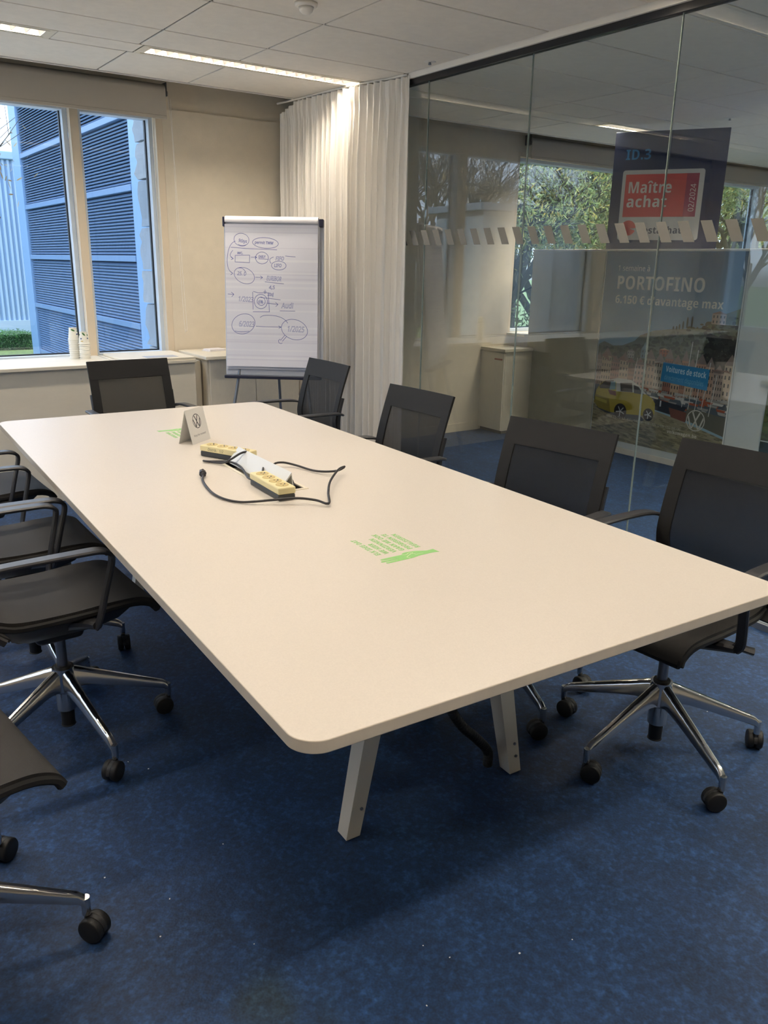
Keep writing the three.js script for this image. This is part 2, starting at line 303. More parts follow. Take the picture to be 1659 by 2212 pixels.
// ---------------------------------------------------------------- lamps
function luminaire(name, x0, x1, z, label, power) {
  const L = x1 - x0, t = thing(name, label, 'ceiling light', [(x0 + x1) / 2, CEIL, z], 0, 'louvred ceiling lights'), a = L / 2;
  part('housing', [span(-a, a, 0.13, 0.14, -0.097, 0.097), span(-a, a, 0, 0.14, -0.097, -0.094), span(-a, a, 0, 0.14, 0.094, 0.097), span(-a, -a + 0.004, 0, 0.13, -0.094, 0.094), span(a - 0.004, a, 0, 0.13, -0.094, 0.094)], whiteMat, t);
  const slots = [];
  const fr = [];
  for (const s of [-1, 1]) {
    const n = Math.round(L / 0.19), step = (L - 0.03) / n, zi = 0.058, zo = 0.094, zc = 0.076;
    fr.push(rspan(-a, a, -0.002, 0.005, ...(s > 0 ? [zi, zc - 0.006] : [-zc + 0.006, -zi]), 0.001), rspan(-a, a, -0.002, 0.005, ...(s > 0 ? [zc + 0.006, zo + 0.004] : [-zo - 0.004, -zc - 0.006]), 0.001));
    for (let i = 0; i <= n; i++) fr.push(span(-a + 0.015 + i * step - 0.016, -a + 0.015 + i * step + 0.016, -0.0015, 0.004, s * zc - 0.006, s * zc + 0.006));
    slots.push(span(-a, a, 0.02, 0.024, s * zc - 0.018, s * zc + 0.018));
  }
  fr.push(rspan(-a, -a + 0.05, -0.002, 0.005, -0.058, 0.058, 0.001), rspan(a - 0.05, a, -0.002, 0.005, -0.058, 0.058, 0.001));
  part('frame', fr, creamMat, t); part('slot_backing', slots, M({ color: '#3a2a22', roughness: 0.9 }), t);
  const nb = 20, st = (L - 0.1) / nb;
  const bg = (() => { const s = new THREE.Shape(); s.moveTo(-0.012, 0.034); s.lineTo(0.012, 0.034); s.lineTo(0.0015, 0); s.lineTo(-0.0015, 0); return extr(s, 0.11).translate(0, 0, -0.055); })();
  for (let i = 0; i <= nb; i++) { const m = part('louvre_blade', bg, louvreMat, t); m.position.set(-a + 0.05 + i * st, 0.002, 0); }
  for (const s of [-1, 1]) { const m = part('reflector', [sheet((u, v) => V((u - 0.5) * (L - 0.1), 0.003 + 0.06 * v, s * (0.057 - 0.022 * v * v)), 1, 6, 0.001)], louvreMat, t); }
  part('lamp_tube', [cyl(0.013, 0.013, L - 0.12).rotateZ(Math.PI / 2).translate(0, 0.056, 0)], lampGlow, t);
  const l = new THREE.RectAreaLight(LAMP_COLOR, power, L - 0.14, 0.06); l.position.set(0, 0.0385, 0); l.rotation.x = -Math.PI / 2; l.name = 'lamp_light'; t.add(l);
  return t;
}
const colWord = ['far left', 'left of the two seen', 'right of the two seen'];
for (const [r, z] of LAMP_ROWS.entries()) for (const [c, [a, b]] of LAMP_COLS.entries())
  luminaire('ceiling_light', a, b, z, r === 0 ? (c === 2 ? 'long louvred ceiling light whose end touches the white curtain' : c === 1 ? 'louvred ceiling light above the window blind, cut by the left edge of the photo' : 'louvred ceiling light along the window, outside the photo on the left') : `louvred ceiling light ${r === 1 ? 'over the table' : 'above the camera'}, outside the photo, ${['by the left wall', 'mid row', 'by the glass wall'][c]}`, LAMP);
luminaire('ceiling_light', 5.55, 6.49, -4.935, 'louvred ceiling light seen through the glass above the dark blue banner', LAMP_NEXT);
for (const [r, z] of [-2.575, -0.215].entries()) for (const [c, [a, b]] of [[3.7, 5.2], [5.55, 7.05], [7.69, 9.19]].entries()) if (r || c)
  luminaire('ceiling_light', a, b, z, `next room louvred ceiling light outside the photo, ${r ? 'rear' : 'middle'} row, ${['nearest the glass', 'middle one', 'farthest'][c]}`, LAMP_NEXT);
// smoke detector and sprinkler roses
{
  const d = thing('smoke_detector', 'round white smoke detector at the top edge of the photo', 'detector', [2.07, CEIL, -3.62]);
  part('base', [new THREE.LatheGeometry([[0, 0], [0.052, 0], [0.05, -0.014], [0.044, -0.018], [0, -0.018]].map(([x, y]) => new THREE.Vector2(x, y)).reverse(), 32)], whiteMat, d);
  part('dome', [new THREE.LatheGeometry([[0, -0.048], [0.018, -0.045], [0.03, -0.034], [0.034, -0.018], [0, -0.018]].map(([x, y]) => new THREE.Vector2(x, y)), 32)], whiteMat, d);
  for (const [x, z, l] of [[3.18, -4.14, 'small white sprinkler rose on the ceiling beside the curtain top'], [6.06, -4.1, 'small white sprinkler rose on the ceiling beyond the glass']]) {
    const o = thing('sprinkler', l, 'sprinkler', [x, CEIL, z]);
    part('rose', [new THREE.LatheGeometry([[0, -0.004], [0.03, -0.004], [0.036, -0.0015], [0.036, 0.001]].map(([x, y]) => new THREE.Vector2(x, y)), 28)], whiteMat, o);
    part('nozzle', [cyl(0.006, 0.009, 0.014, 0, -0.01, 0, 12)], greyMetal, o);
  }
}
// ---------------------------------------------------------------- blinds
function blind(x0, x1, zc, bottom, label, chain) {
  const t = thing('roller_blind', label, 'blind', [0, 0, 0]);
  part('roller', [cyl(0.042, 0.042, x1 - x0 - 0.02, 0, 0, 0, 28).rotateZ(Math.PI / 2).translate((x0 + x1) / 2, 2.578, zc)], greyBlind, t);
  part('fabric', [sheet((u, v) => V(x0 + 0.01 + u * (x1 - x0 - 0.02), 2.575 - v * (2.575 - bottom - 0.012), zc + 0.041), 1, 4, 0.0012, x1 - x0, 0.2)], greyBlind, t);
  part('bottom_bar', [rspan(x0 + 0.01, x1 - 0.01, bottom, bottom + 0.022, zc + 0.034, zc + 0.048, 0.005)], greyBlind, t);
  for (const x of [x0, x1]) part('bracket', [rspan(x - 0.004, x + 0.003, 2.545, 2.63, zc - 0.04, zc + 0.035, 0.002), rspan(x - 0.006, x + 0.004, 2.545, 2.575, zc + 0.02, zc + 0.042, 0.002)], M({ color: '#4b4a48', roughness: 0.5, metalness: 0.4 }), t);
  if (chain) part('bead_chain', [tube([V(x1 + 0.02, 2.55, zc), V(x1 + 0.04, 2.3, zc - 0.01), V(x1 + 0.045, 1.7, zc - 0.015), V(x1 + 0.06, 1.05, zc - 0.018), V(x1 + 0.07, 1.02, zc - 0.018), V(x1 + 0.078, 1.05, zc - 0.018), V(x1 + 0.06, 1.7, zc - 0.02), V(x1 + 0.045, 2.54, zc - 0.02)], 0.0018, 120, 5)], whiteMat, t);
  return t;
}
blind(-1.7, 2.222, -5.8, 2.402, 'grey roller blind mostly rolled up above the window with the building view', true);
blind(5.6, 10.8, -5.8, 2.43, 'grey roller blind rolled up above the tree window beyond the glass', false);

// ---------------------------------------------------------------- sill box and low cabinets
{
  const t = thing('radiator_cover', 'long cream radiator cover serving as the window sill', 'radiator cover', [0, 0, 0]);
  part('front_panel', [rspan(XL + 0.02, 2.18, FL, 0.825, -5.42, -5.4, 0.002), rspan(2.162, 2.18, FL, 0.825, -5.898, -5.42, 0.002)], creamMat, t);
  part('sill_top', [rspan(XL + 0.02, 1.655, 0.825, 0.848, -5.898, -5.375, 0.004)], creamMat, t);
  part('sill_top', [rspan(1.665, 2.185, 0.825, 0.848, -5.898, -5.38, 0.004)], creamMat, t);
  part('raised_lid', [rspan(1.69, 2.182, 0.849, 0.864, -5.86, -5.385, 0.003)], creamMat, t);
  part('grille', [rspan(1.86, 2.08, 0.8645, 0.866, -5.55, -5.44, 0.0005)], M({ color: '#b9bcc4', roughness: 0.4, metalness: 0.3 }), t);
  const f = solo('wall_duct', [rspan(2.19, 2.262, FL, 0.822, ZB + 0.001, -5.5, 0.003)], creamMat, 'narrow cream duct box between radiator cover and low cabinet', 'duct');
  const c = thing('low_cabinet', 'low cream cabinet with overhanging top behind the flip chart', 'cabinet', [0, 0, 0]);
  part('carcass', [rspan(2.275, 3.0, 0.05, 0.838, -5.86, -5.42, 0.002)], creamMat, c);
  part('plinth', [span(2.29, 2.99, FL, 0.05, -5.86, -5.45)], gapMat, c);
  for (const [a, b] of [[2.29, 2.64], [2.644, 2.996]]) { const d = part('door', [rspan(a, b, 0.055, 0.834, -5.42, -5.402, 0.002)], creamMat, c); part('knob', [cyl(0.007, 0.009, 0.02).rotateX(Math.PI / 2).translate(b - 0.04, 0.7, -5.393)], greyMetal, d); }
  part('top', [rspan(2.248, 3.03, 0.838, 0.862, -5.885, -5.365, 0.004)], creamMat, c);
  const p = solo('paper_stack', [rbox(0.14, 0.006, 0.1, 0.001, 0, 0.003, 0), rbox(0.13, 0.01, 0.095, 0.003, 0.004, 0.011, 0.002)], paperMat, 'small white stack of napkins on the low cabinet', 'napkins'); p.position.set(2.46, 0.8622, -5.72); p.rotation.y = 0.15;
}
// paper cups, upside down in two nested stacks on the sill
{
  const cupTex = canvasTex(256, 128, (c, w, h) => {
    c.fillStyle = '#efece0'; c.fillRect(0, 0, w, h);
    c.fillStyle = '#3f6d35'; for (const [x, y, a] of [[30, 24, 0.5], [95, 34, -0.4], [160, 22, 0.9], [215, 36, 0.2]]) { c.save(); c.translate(x, y); c.rotate(a); c.beginPath(); c.ellipse(0, 0, 22, 9, 0, 0, 7); c.fill(); c.restore(); }
    c.fillStyle = '#3a4a7a'; c.fillRect(60, 64, 20, 14); c.fillRect(125, 66, 16, 14); c.fillRect(190, 64, 18, 14); c.fillStyle = '#a84a3c'; c.fillRect(80, 64, 10, 14); c.fillStyle = '#c8a63c'; c.fillRect(130, 98, 22, 8);
  });
  const cm = M({ map: cupTex, roughness: 0.7 }), rimM = M({ color: '#f4f1e8', roughness: 0.6 });
  const bodyG = merge([new THREE.CylinderGeometry(0.0245, 0.0335, 0.074, 32, 1, true).translate(0, 0.041, 0), new THREE.TorusGeometry(0.0243, 0.0014, 6, 32).rotateX(Math.PI / 2).translate(0, 0.078, 0)]), capG = new THREE.CylinderGeometry(0.0235, 0.0235, 0.002, 28).translate(0, 0.075, 0), rimG = new THREE.TorusGeometry(0.0345, 0.0026, 8, 32).rotateX(Math.PI / 2).translate(0, 0.003, 0);
  const proto = (pos, label, group) => { const t = thing('paper_cup', label, 'paper cup', pos, rr(0, 6), group); part('cup_body', bodyG, cm, t); part('cup_base', capG, rimM, t); part('rim', rimG, rimM, t); return t; };
  for (const [x, z, n, w, wb] of [[1.478, -5.775, 11, 'taller', 'rear'], [1.53, -5.72, 9, 'shorter', 'front']])
    for (let k = 0; k < n; k++) proto([x + rr(-0.001, 0.001), 0.848 + k * 0.0125, z], `leaf-printed paper cup, ${k === n - 1 ? 'topmost' : k ? ['', 'second', 'third', 'fourth', 'fifth', 'sixth', 'seventh', 'eighth', 'ninth', 'tenth', 'eleventh'][k] + ' from the bottom' : 'lowest'} of the ${w} ${wb} cup stack on the sill`, `paper cups in the ${w} stack`);
}
// ---------------------------------------------------------------- curtain
{
  const path = new THREE.CatmullRomCurve3([V(3.11, 0, -5.82), V(3.125, 0, -5.6), V(3.145, 0, -5.2), V(3.175, 0, -4.9), V(3.225, 0, -4.66), V(3.262, 0, -4.44)]);
  const L = path.getLength(), folds = 23, ph = Array.from({ length: 80 }, () => rr(-1, 1)), pts = path.getSpacedPoints(400), tg = (i) => pts[Math.min(400, i + 1)].clone().sub(pts[Math.max(0, i - 1)]).normalize();
  const wob = (u, s) => { const a = u * 30, i = Math.floor(a), f = a - i, k = f * f * (3 - 2 * f); return ph[(i + s) % 80] * (1 - k) + ph[(i + 1 + s) % 80] * k; };
  const fn = (u, y) => {
    const i = Math.round(u * 400), p = pts[i], n = tg(i), side = V(-n.z, 0, n.x), dn = Math.min(1, (2.6 - y) / 0.5), head = y > 2.5 ? 1 : 0;
    const q = u * folds * 2 * Math.PI + 1.6 * wob(u, 0) + 0.35 * dn * wob(u, 20), c = Math.sin(q), amp = (0.013 + 0.018 * dn) * (1 + 0.35 * wob(u, 9)) * (u > 0.82 ? 1 - (u - 0.82) * 2.6 : 1);
    const k = 1.3 * Math.abs(Math.sin(q / 2)) ** 6 * Math.max(0, Math.min(1, (y - 2.47) / 0.05)), fine = 0.005 * Math.sin(q * 3.1 + 4 * wob(u, 33)) * (1 - 0.6 * dn) + 0.006 * wob(u, 50) * dn;
    return V(p.x, y, p.z).addScaledVector(side, amp * Math.sign(c) * Math.abs(c) ** 0.8 + fine + 0.012 * k).addScaledVector(n, 0.009 * Math.cos(q) * dn);
  };
  const t = thing('curtain', 'floor-length white pleated curtain drawn into the corner before the glass', 'curtain', [0, 0, 0]);
  const yTop = (u) => 2.6 - (u < 0.15 ? (0.15 - u) * 0.45 : 0) - 0.006 * Math.abs(Math.sin(u * folds * Math.PI));
  part('cloth', [sheet((u, v) => fn(u, yTop(u) - 0.085 - v * (yTop(u) - 0.085)), 520, 44, 0.0012, L * 1.6, 2.5)], clothMat, t);
  part('pleat_heading', [sheet((u, v) => { const p = fn(u, yTop(u) - v * 0.09); return p; }, 520, 8, 0.003, L * 1.6, 0.09)], clothMat, t);
  part('curtain_track', [tube([V(3.09, 2.607, -5.84), V(3.115, 2.607, -5.6), V(3.14, 2.607, -5.2), V(3.175, 2.607, -4.9), V(3.225, 2.607, -4.66), V(3.255, 2.607, -4.46)], 0.007, 60, 8)], whiteMat, t);
}
// ---------------------------------------------------------------- table
const TC = [1.308, 0, -2.594], TA = -0.0406, TW = 1.366, TL = 3.21;
const table = thing('conference_table', 'long white conference table with rounded corners and splayed legs', 'table', TC, TA);
{
  const s = rrect(TW - 0.004, TL - 0.004, 0.055), h = new THREE.Path(); h.moveTo(-0.055, 0.07 - 0.25); h.lineTo(-0.055, 0.07 + 0.25); h.lineTo(0.055, 0.07 + 0.25); h.lineTo(0.055, 0.07 - 0.25); h.lineTo(-0.055, 0.07 - 0.25); s.holes.push(h);
  const g = extr(s, 0.022, 0.0018, 10).rotateX(-Math.PI / 2).translate(0, 0.716, 0);     // shape y -> -z
  const u = g.attributes.uv, p = g.attributes.position; for (let i = 0; i < p.count; i++) u.setXY(i, p.getX(i), p.getZ(i));
  part('tabletop', g, [tableMat, edgeMat], table);
  // trestles: two leaning legs on a beam, twice
  for (const zt of [1.018, -1.0]) {
    const ox = 0.046;
    part('crossbeam', [rbox(0.5, 0.04, 0.05, 0.004, ox, 0.694, zt)], legMat, table);
    for (const sx of [-1, 1]) {
      const foot = V(ox + 0.014 + sx * 0.296, FL + 0.006, zt - 0.02), top = V(ox + sx * 0.155, 0.7, zt - 0.01), ring = (c, w, d) => [[-w, -d], [-w, d], [w, d], [w, -d]].map(([a, b]) => V(c.x + a, c.y, c.z + b)).reverse();
      const l = part('leg', [loft([ring(foot, 0.022, 0.024), ring(top, 0.031, 0.034)].reverse(), 0.2)], legMat, table);
      part('foot_pad', [rbox(0.036, 0.006, 0.04, 0.002, foot.x, FL + 0.003, foot.z)], rubberMat, l);
      for (const k of sx > 0 ? [0.06, 0.105] : [0.085]) { const c = foot.clone().lerp(top, k / 0.69); part('bolt', [cyl(0.005, 0.005, 0.004, 0, 0, 0, 6).rotateX(Math.PI / 2).translate(c.x + 0.008, c.y, c.z + 0.026 + k * 0.01)], greyMetal, l); }
    }
  }
  part('spine_beam', [rbox(0.06, 0.035, 2.0, 0.004, 0, 0.694, 0.02)], legMat, table);
  // cable hatch: frame, lid standing half open as a folded flap, tray with cords below
  const hatch = part('cable_hatch', [rspan(-0.066, -0.053, 0.7395, 0.7425, -0.331, 0.191, 0.001), rspan(0.053, 0.066, 0.7395, 0.7425, -0.331, 0.191, 0.001), rspan(-0.053, 0.053, 0.7395, 0.7425, -0.331, -0.318, 0.001), rspan(-0.053, 0.053, 0.7395, 0.7425, 0.178, 0.191, 0.001)], creamMat, table);
  part('tray', [span(-0.056, -0.052, 0.62, 0.738, -0.318, 0.178), span(0.052, 0.056, 0.62, 0.738, -0.318, 0.178), span(-0.052, 0.052, 0.616, 0.62, -0.318, 0.178), span(-0.056, 0.056, 0.62, 0.738, -0.321, -0.318), span(-0.056, 0.056, 0.62, 0.738, 0.178, 0.181)], darkMat, hatch);
  const f = new THREE.Shape(); f.moveTo(-0.034, 0); f.lineTo(0.012, 0.056); f.lineTo(0.02, 0); f.lineTo(0.017, 0); f.lineTo(0.0115, 0.048); f.lineTo(-0.03, 0);
  part('hatch_flap', [extr(f, 0.47, 0.0006).translate(0, 0.743, -0.305)], M({ color: '#e3e4e2', roughness: 0.4 }), hatch);
  part('hatch_cord', [tube([V(0.03, 0.66, 0.0), V(0.036, 0.74, 0.02), V(0.037, 0.765, 0.07), V(0.04, 0.745, 0.12), V(0.03, 0.68, 0.14)], 0.005, 30), tube([V(0.025, 0.65, -0.05), V(0.042, 0.73, 0.05), V(0.045, 0.748, 0.1), V(0.035, 0.7, 0.15)], 0.004, 30), tube([V(0.02, 0.655, -0.2), V(0.04, 0.7, 0.02), V(0.03, 0.665, 0.13)], 0.005, 24)], cordMat, hatch);
  // green hand-and-text stickers
  const font = await new FontLoader().loadAsync('fonts/droid/droid_sans_bold.typeface.json');
  const sticker = (x, z, turn) => {
    const q = new THREE.Group(); q.name = 'sticker'; q.userData = { label: 'pale green sticker of an open hand and lettering' }; q.position.set(x, 0.7399, z); q.rotation.y = turn; table.add(q);
    // hand: drawn in x (to the right of the text start) and y (up), fingers up
    const H = new THREE.Shape();
    H.moveTo(0.008, 0); H.bezierCurveTo(0.016, 0.012, 0.012, 0.035, 0.012, 0.05); H.bezierCurveTo(0.012, 0.07, 0.004, 0.085, 0.004, 0.1); H.bezierCurveTo(0.004, 0.112, 0.002, 0.15, 0.002, 0.17);
    H.absarc(0.006, 0.172, 0.004, Math.PI, 0, true); H.lineTo(0.0125, 0.132); H.lineTo(0.0145, 0.132); H.lineTo(0.0145, 0.178); H.absarc(0.0187, 0.18, 0.0042, Math.PI, 0, true); H.lineTo(0.0245, 0.132); H.lineTo(0.0265, 0.132); H.lineTo(0.028, 0.172);
    H.absarc(0.0322, 0.173, 0.0042, Math.PI, 0, true); H.bezierCurveTo(0.039, 0.15, 0.039, 0.115, 0.039, 0.105); H.bezierCurveTo(0.05, 0.1, 0.052, 0.088, 0.05, 0.075); H.bezierCurveTo(0.05, 0.05, 0.036, 0.04, 0.034, 0.022); H.lineTo(0.036, 0.002);
    const lay = (g) => g.rotateX(-Math.PI / 2);
    part('hand', [lay(extr(H, 0.0004, 0, 10).translate(-0.062, -0.09, 0))], greenMat, q);
    const ln = (pts, w) => { const c = new THREE.CatmullRomCurve3(pts.map(([a, b]) => V(a - 0.062, b - 0.09, 0.0005))), P = c.getPoints(24), s = new THREE.Shape(); const L = [], R = []; P.forEach((p, i) => { const d = P[Math.min(24, i + 1)].clone().sub(P[Math.max(0, i - 1)]).normalize(); L.push([p.x - d.y * w, p.y + d.x * w]); R.unshift([p.x + d.y * w, p.y - d.x * w]); }); [...L, ...R].forEach(([a, b], i) => (i ? s.lineTo(a, b) : s.moveTo(a, b))); return lay(extr(s, 0.0005).translate(0, 0, 0.0001)); };
    part('hand_lines', [ln([[0.006, 0.098], [0.016, 0.103], [0.022, 0.096], [0.03, 0.084], [0.034, 0.076], [0.03, 0.068]], 0.0008), ln([[0.039, 0.105], [0.034, 0.098], [0.036, 0.09], [0.042, 0.08], [0.04, 0.07], [0.034, 0.072]], 0.0008), ln([[0.03, 0.068], [0.022, 0.07], [0.024, 0.06], [0.022, 0.045]], 0.0006)], greenLine, q);
    const words = ['ELK IDEE DAT', 'WE HIER', 'VERZINNEN', 'GAAN WE OOK', 'PROBEREN TE', 'REALISEREN'].map((w, i) => { const g = new TextGeometry(w, { font, size: 0.0165, depth: 0.0004, curveSegments: 3, bevelEnabled: false }); g.computeBoundingBox(); const m = new THREE.Matrix4().makeShear(0, 0, 0.22, 0, 0, 0); void m; return lay(g.scale(w.length > 10 ? 0.98 : 1.0, 1, 1).translate(0.005, 0.062 - i * 0.0262, 0)); });
    part('lettering', words, greenMat, q);
  };
  // world (1.26,-1.76) and its half-turn on the far half
  sticker(-0.012, 0.895, Math.PI / 2);
  sticker(0.007, -0.992, -Math.PI / 2);
}
{ // corrugated conduit from the table down to the floor
  const c = new THREE.CatmullRomCurve3([V(1.31, 0.68, -1.78), V(1.35, 0.45, -1.68), V(1.395, 0.255, -1.63), V(1.43, 0.185, -1.61), V(1.51, 0.1, -1.615), V(1.562, 0.035, -1.625), V(1.57, -0.018, -1.63)]), rings = [];
  for (let i = 0; i <= 150; i++) { const t = i / 150, p = c.getPoint(t), d = c.getTangent(t), a = V(0, 0, 1).addScaledVector(d, -d.z).normalize(), b = a.clone().cross(d), r = 0.0135 + (i % 3 === 0 ? 0 : 0.0025), q = []; for (let k = 0; k < 12; k++) q.push(p.clone().addScaledVector(a, r * Math.cos(k * Math.PI / 6)).addScaledVector(b, r * Math.sin(k * Math.PI / 6))); rings.push(q); }
  solo('cable_conduit', [loft(rings.reverse(), 1.0)], rubberMat, 'black corrugated cable conduit hanging from the table to the floor', 'conduit');
}
// ---------------------------------------------------------------- things on the table
const TOP = 0.7402;
{ // folded tent card
  const w = 0.147, h = 0.149, d = 0.0345, ang = Math.atan2(0.593, 0.805), ht = Math.sqrt(h * h - d * d);
  const t = thing('tent_card', 'white folded tent card with a round black car emblem', 'card', [1.331, TOP, -3.342], ang);
  const tex = canvasTex(512, 520, (c, W, H2) => {
    c.fillStyle = '#e2e0dc'; c.fillRect(0, 0, W, H2); vw(c, 256, 195, 112, '#23242e');
    c.fillStyle = '#3a3a44'; c.font = '40px sans-serif'; c.textAlign = 'center'; c.fillText('Enjoy the moment!', 256, 415, 400);
  });
  const front = new THREE.PlaneGeometry(w, h), side = M({ color: '#dedcd6', roughness: 0.8 }), tilt = Math.atan2(d, ht);
  part('front_panel', [front.rotateX(-tilt).translate(0, ht / 2, d / 2 + 0.0006)], M({ map: tex, roughness: 0.75 }), t);
  const shape = new THREE.Shape(); shape.moveTo(-d, 0); shape.lineTo(0, ht); shape.lineTo(d, 0); shape.lineTo(d - 0.0012, 0); shape.lineTo(0, ht - 0.006); shape.lineTo(-d + 0.0012, 0);
  part('folded_card', [extr(shape, w).rotateY(-Math.PI / 2).translate(w / 2, 0, 0)], side, t);
}
function vw(c, x, y, r, color) {
  c.save(); c.translate(x, y); c.scale(r / 100, r / 100); c.strokeStyle = color; c.lineJoin = 'miter'; c.lineWidth = 9; c.beginPath(); c.arc(0, 0, 94, 0, 7); c.stroke();
  c.beginPath(); c.arc(0, 0, 86, 0, 7); c.clip(); c.lineWidth = 15;
  c.beginPath(); c.moveTo(-45, -90); c.lineTo(0, 2); c.lineTo(45, -90); c.stroke();
  c.beginPath(); c.moveTo(-86, -45); c.lineTo(-40, 84); c.lineTo(0, 6); c.lineTo(40, 84); c.lineTo(86, -45); c.stroke(); c.restore();
}
function powerStrip(x, z, turn, label, cord, plug, scribble) {
  const t = thing('power_strip', label, 'power strip', [x, TOP, z], turn, undefined), L = 0.245, W = 0.062;
  part('base', [rbox(W, 0.022, L, 0.006, 0, 0.011, 0)], stripBase, t);
  part('body', [rbox(W + 0.002, 0.024, L + 0.002, 0.005, 0, 0.0335, 0)], creamPlastic, t);
  for (let k = 0; k < 4; k++) {
    const zz = -0.084 + k * 0.056;
    const s = part('socket', [new THREE.LatheGeometry([[0, 0.0005], [0.0185, 0.0005], [0.0195, 0.0018], [0.0215, 0.0018], [0.0225, 0]].map(([a, b]) => new THREE.Vector2(a, b)), 28).translate(0, 0.0455, zz)], socketMat, t);
    part('earth_pin', [cyl(0.0018, 0.002, 0.004, 0.009, 0.0478, zz, 10)], greyMetal, s);
    part('pin_hole', [cyl(0.0025, 0.0025, 0.0006, 0, 0.0463, zz - 0.009, 10), cyl(0.0025, 0.0025, 0.0006, 0, 0.0463, zz + 0.009, 10)], darkMat, s);
  }
  if (scribble) {
    const m = part('handwriting', [new THREE.PlaneGeometry(0.17, 0.02).rotateY(scribble * Math.PI / 2).translate(scribble * (W / 2 + 0.0016), 0.033, 0)], M({ map: canvasTex(340, 40, (c, w, h) => { c.fillStyle = '#e8dcaa'; c.fillRect(0, 0, w, h); c.fillStyle = '#5d5640'; c.font = 'italic 30px sans-serif'; c.fillText('Distrib.   1/2', 10, 31); }), roughness: 0.5 }), t);
  }
  t.updateMatrixWorld(true);
  const inv = t.matrixWorld.clone().invert();
  const c = part('cord', [tube(cord.map((p) => V(...p).applyMatrix4(inv)), 0.0042, 160, 8)], cordMat, t);
  if (plug) { const a = V(...plug).applyMatrix4(inv), b = V(...cord[cord.length - 1]).applyMatrix4(inv), d = a.clone().sub(b).normalize(); part('plug', [bar(b, b.clone().addScaledVector(d, 0.012), 0.006, 12, 0.01), bar(b.clone().addScaledVector(d, 0.012), a, 0.0135, 6, 0.0125)], cordMat, t); }
  return t;
}
powerStrip(1.318, -2.965, 0.42, 'cream four-way power strip with handwriting, behind the table hatch', [[1.365, -0 + 0.752, -2.86], [1.352, 0.775, -2.83], [1.33, 0.795, -2.815], [1.307, 0.79, -2.825], [1.271, 0.77, -2.833], [1.25, 0.752, -2.862], [1.222, 0.7465, -2.92], [1.206, 0.7465, -2.955], [1.217, 0.7485, -2.925], [1.275, 0.753, -2.86], [1.274, 0.755, -2.759], [1.234, 0.752, -2.611], [1.222, 0.758, -2.56]], null, -1);
powerStrip(1.238, -2.43, -0.06, 'cream four-way power strip leaning beside the open table hatch', [[1.262, 0.76, -2.552], [1.3, 0.775, -2.62], [1.335, 0.755, -2.68], [1.36, 0.72, -2.7], [1.392, 0.755, -2.722], [1.432, 0.76, -2.722], [1.475, 0.75, -2.693], [1.499, 0.748, -2.581], [1.543, 0.758, -2.508], [1.579, 0.772, -2.5], [1.535, 0.772, -2.475], [1.435, 0.765, -2.369], [1.366, 0.758, -2.268], [1.309, 0.752, -2.172], [1.287, 0.756, -2.215], [1.235, 0.762, -2.25], [1.169, 0.756, -2.29], [1.121, 0.75, -2.322], [1.08, 0.746, -2.357], [1.052, 0.746, -2.42], [1.051, 0.746, -2.517], [1.082, 0.747, -2.66], [1.108, 0.752, -2.72]], [1.118, 0.757, -2.752], 0);

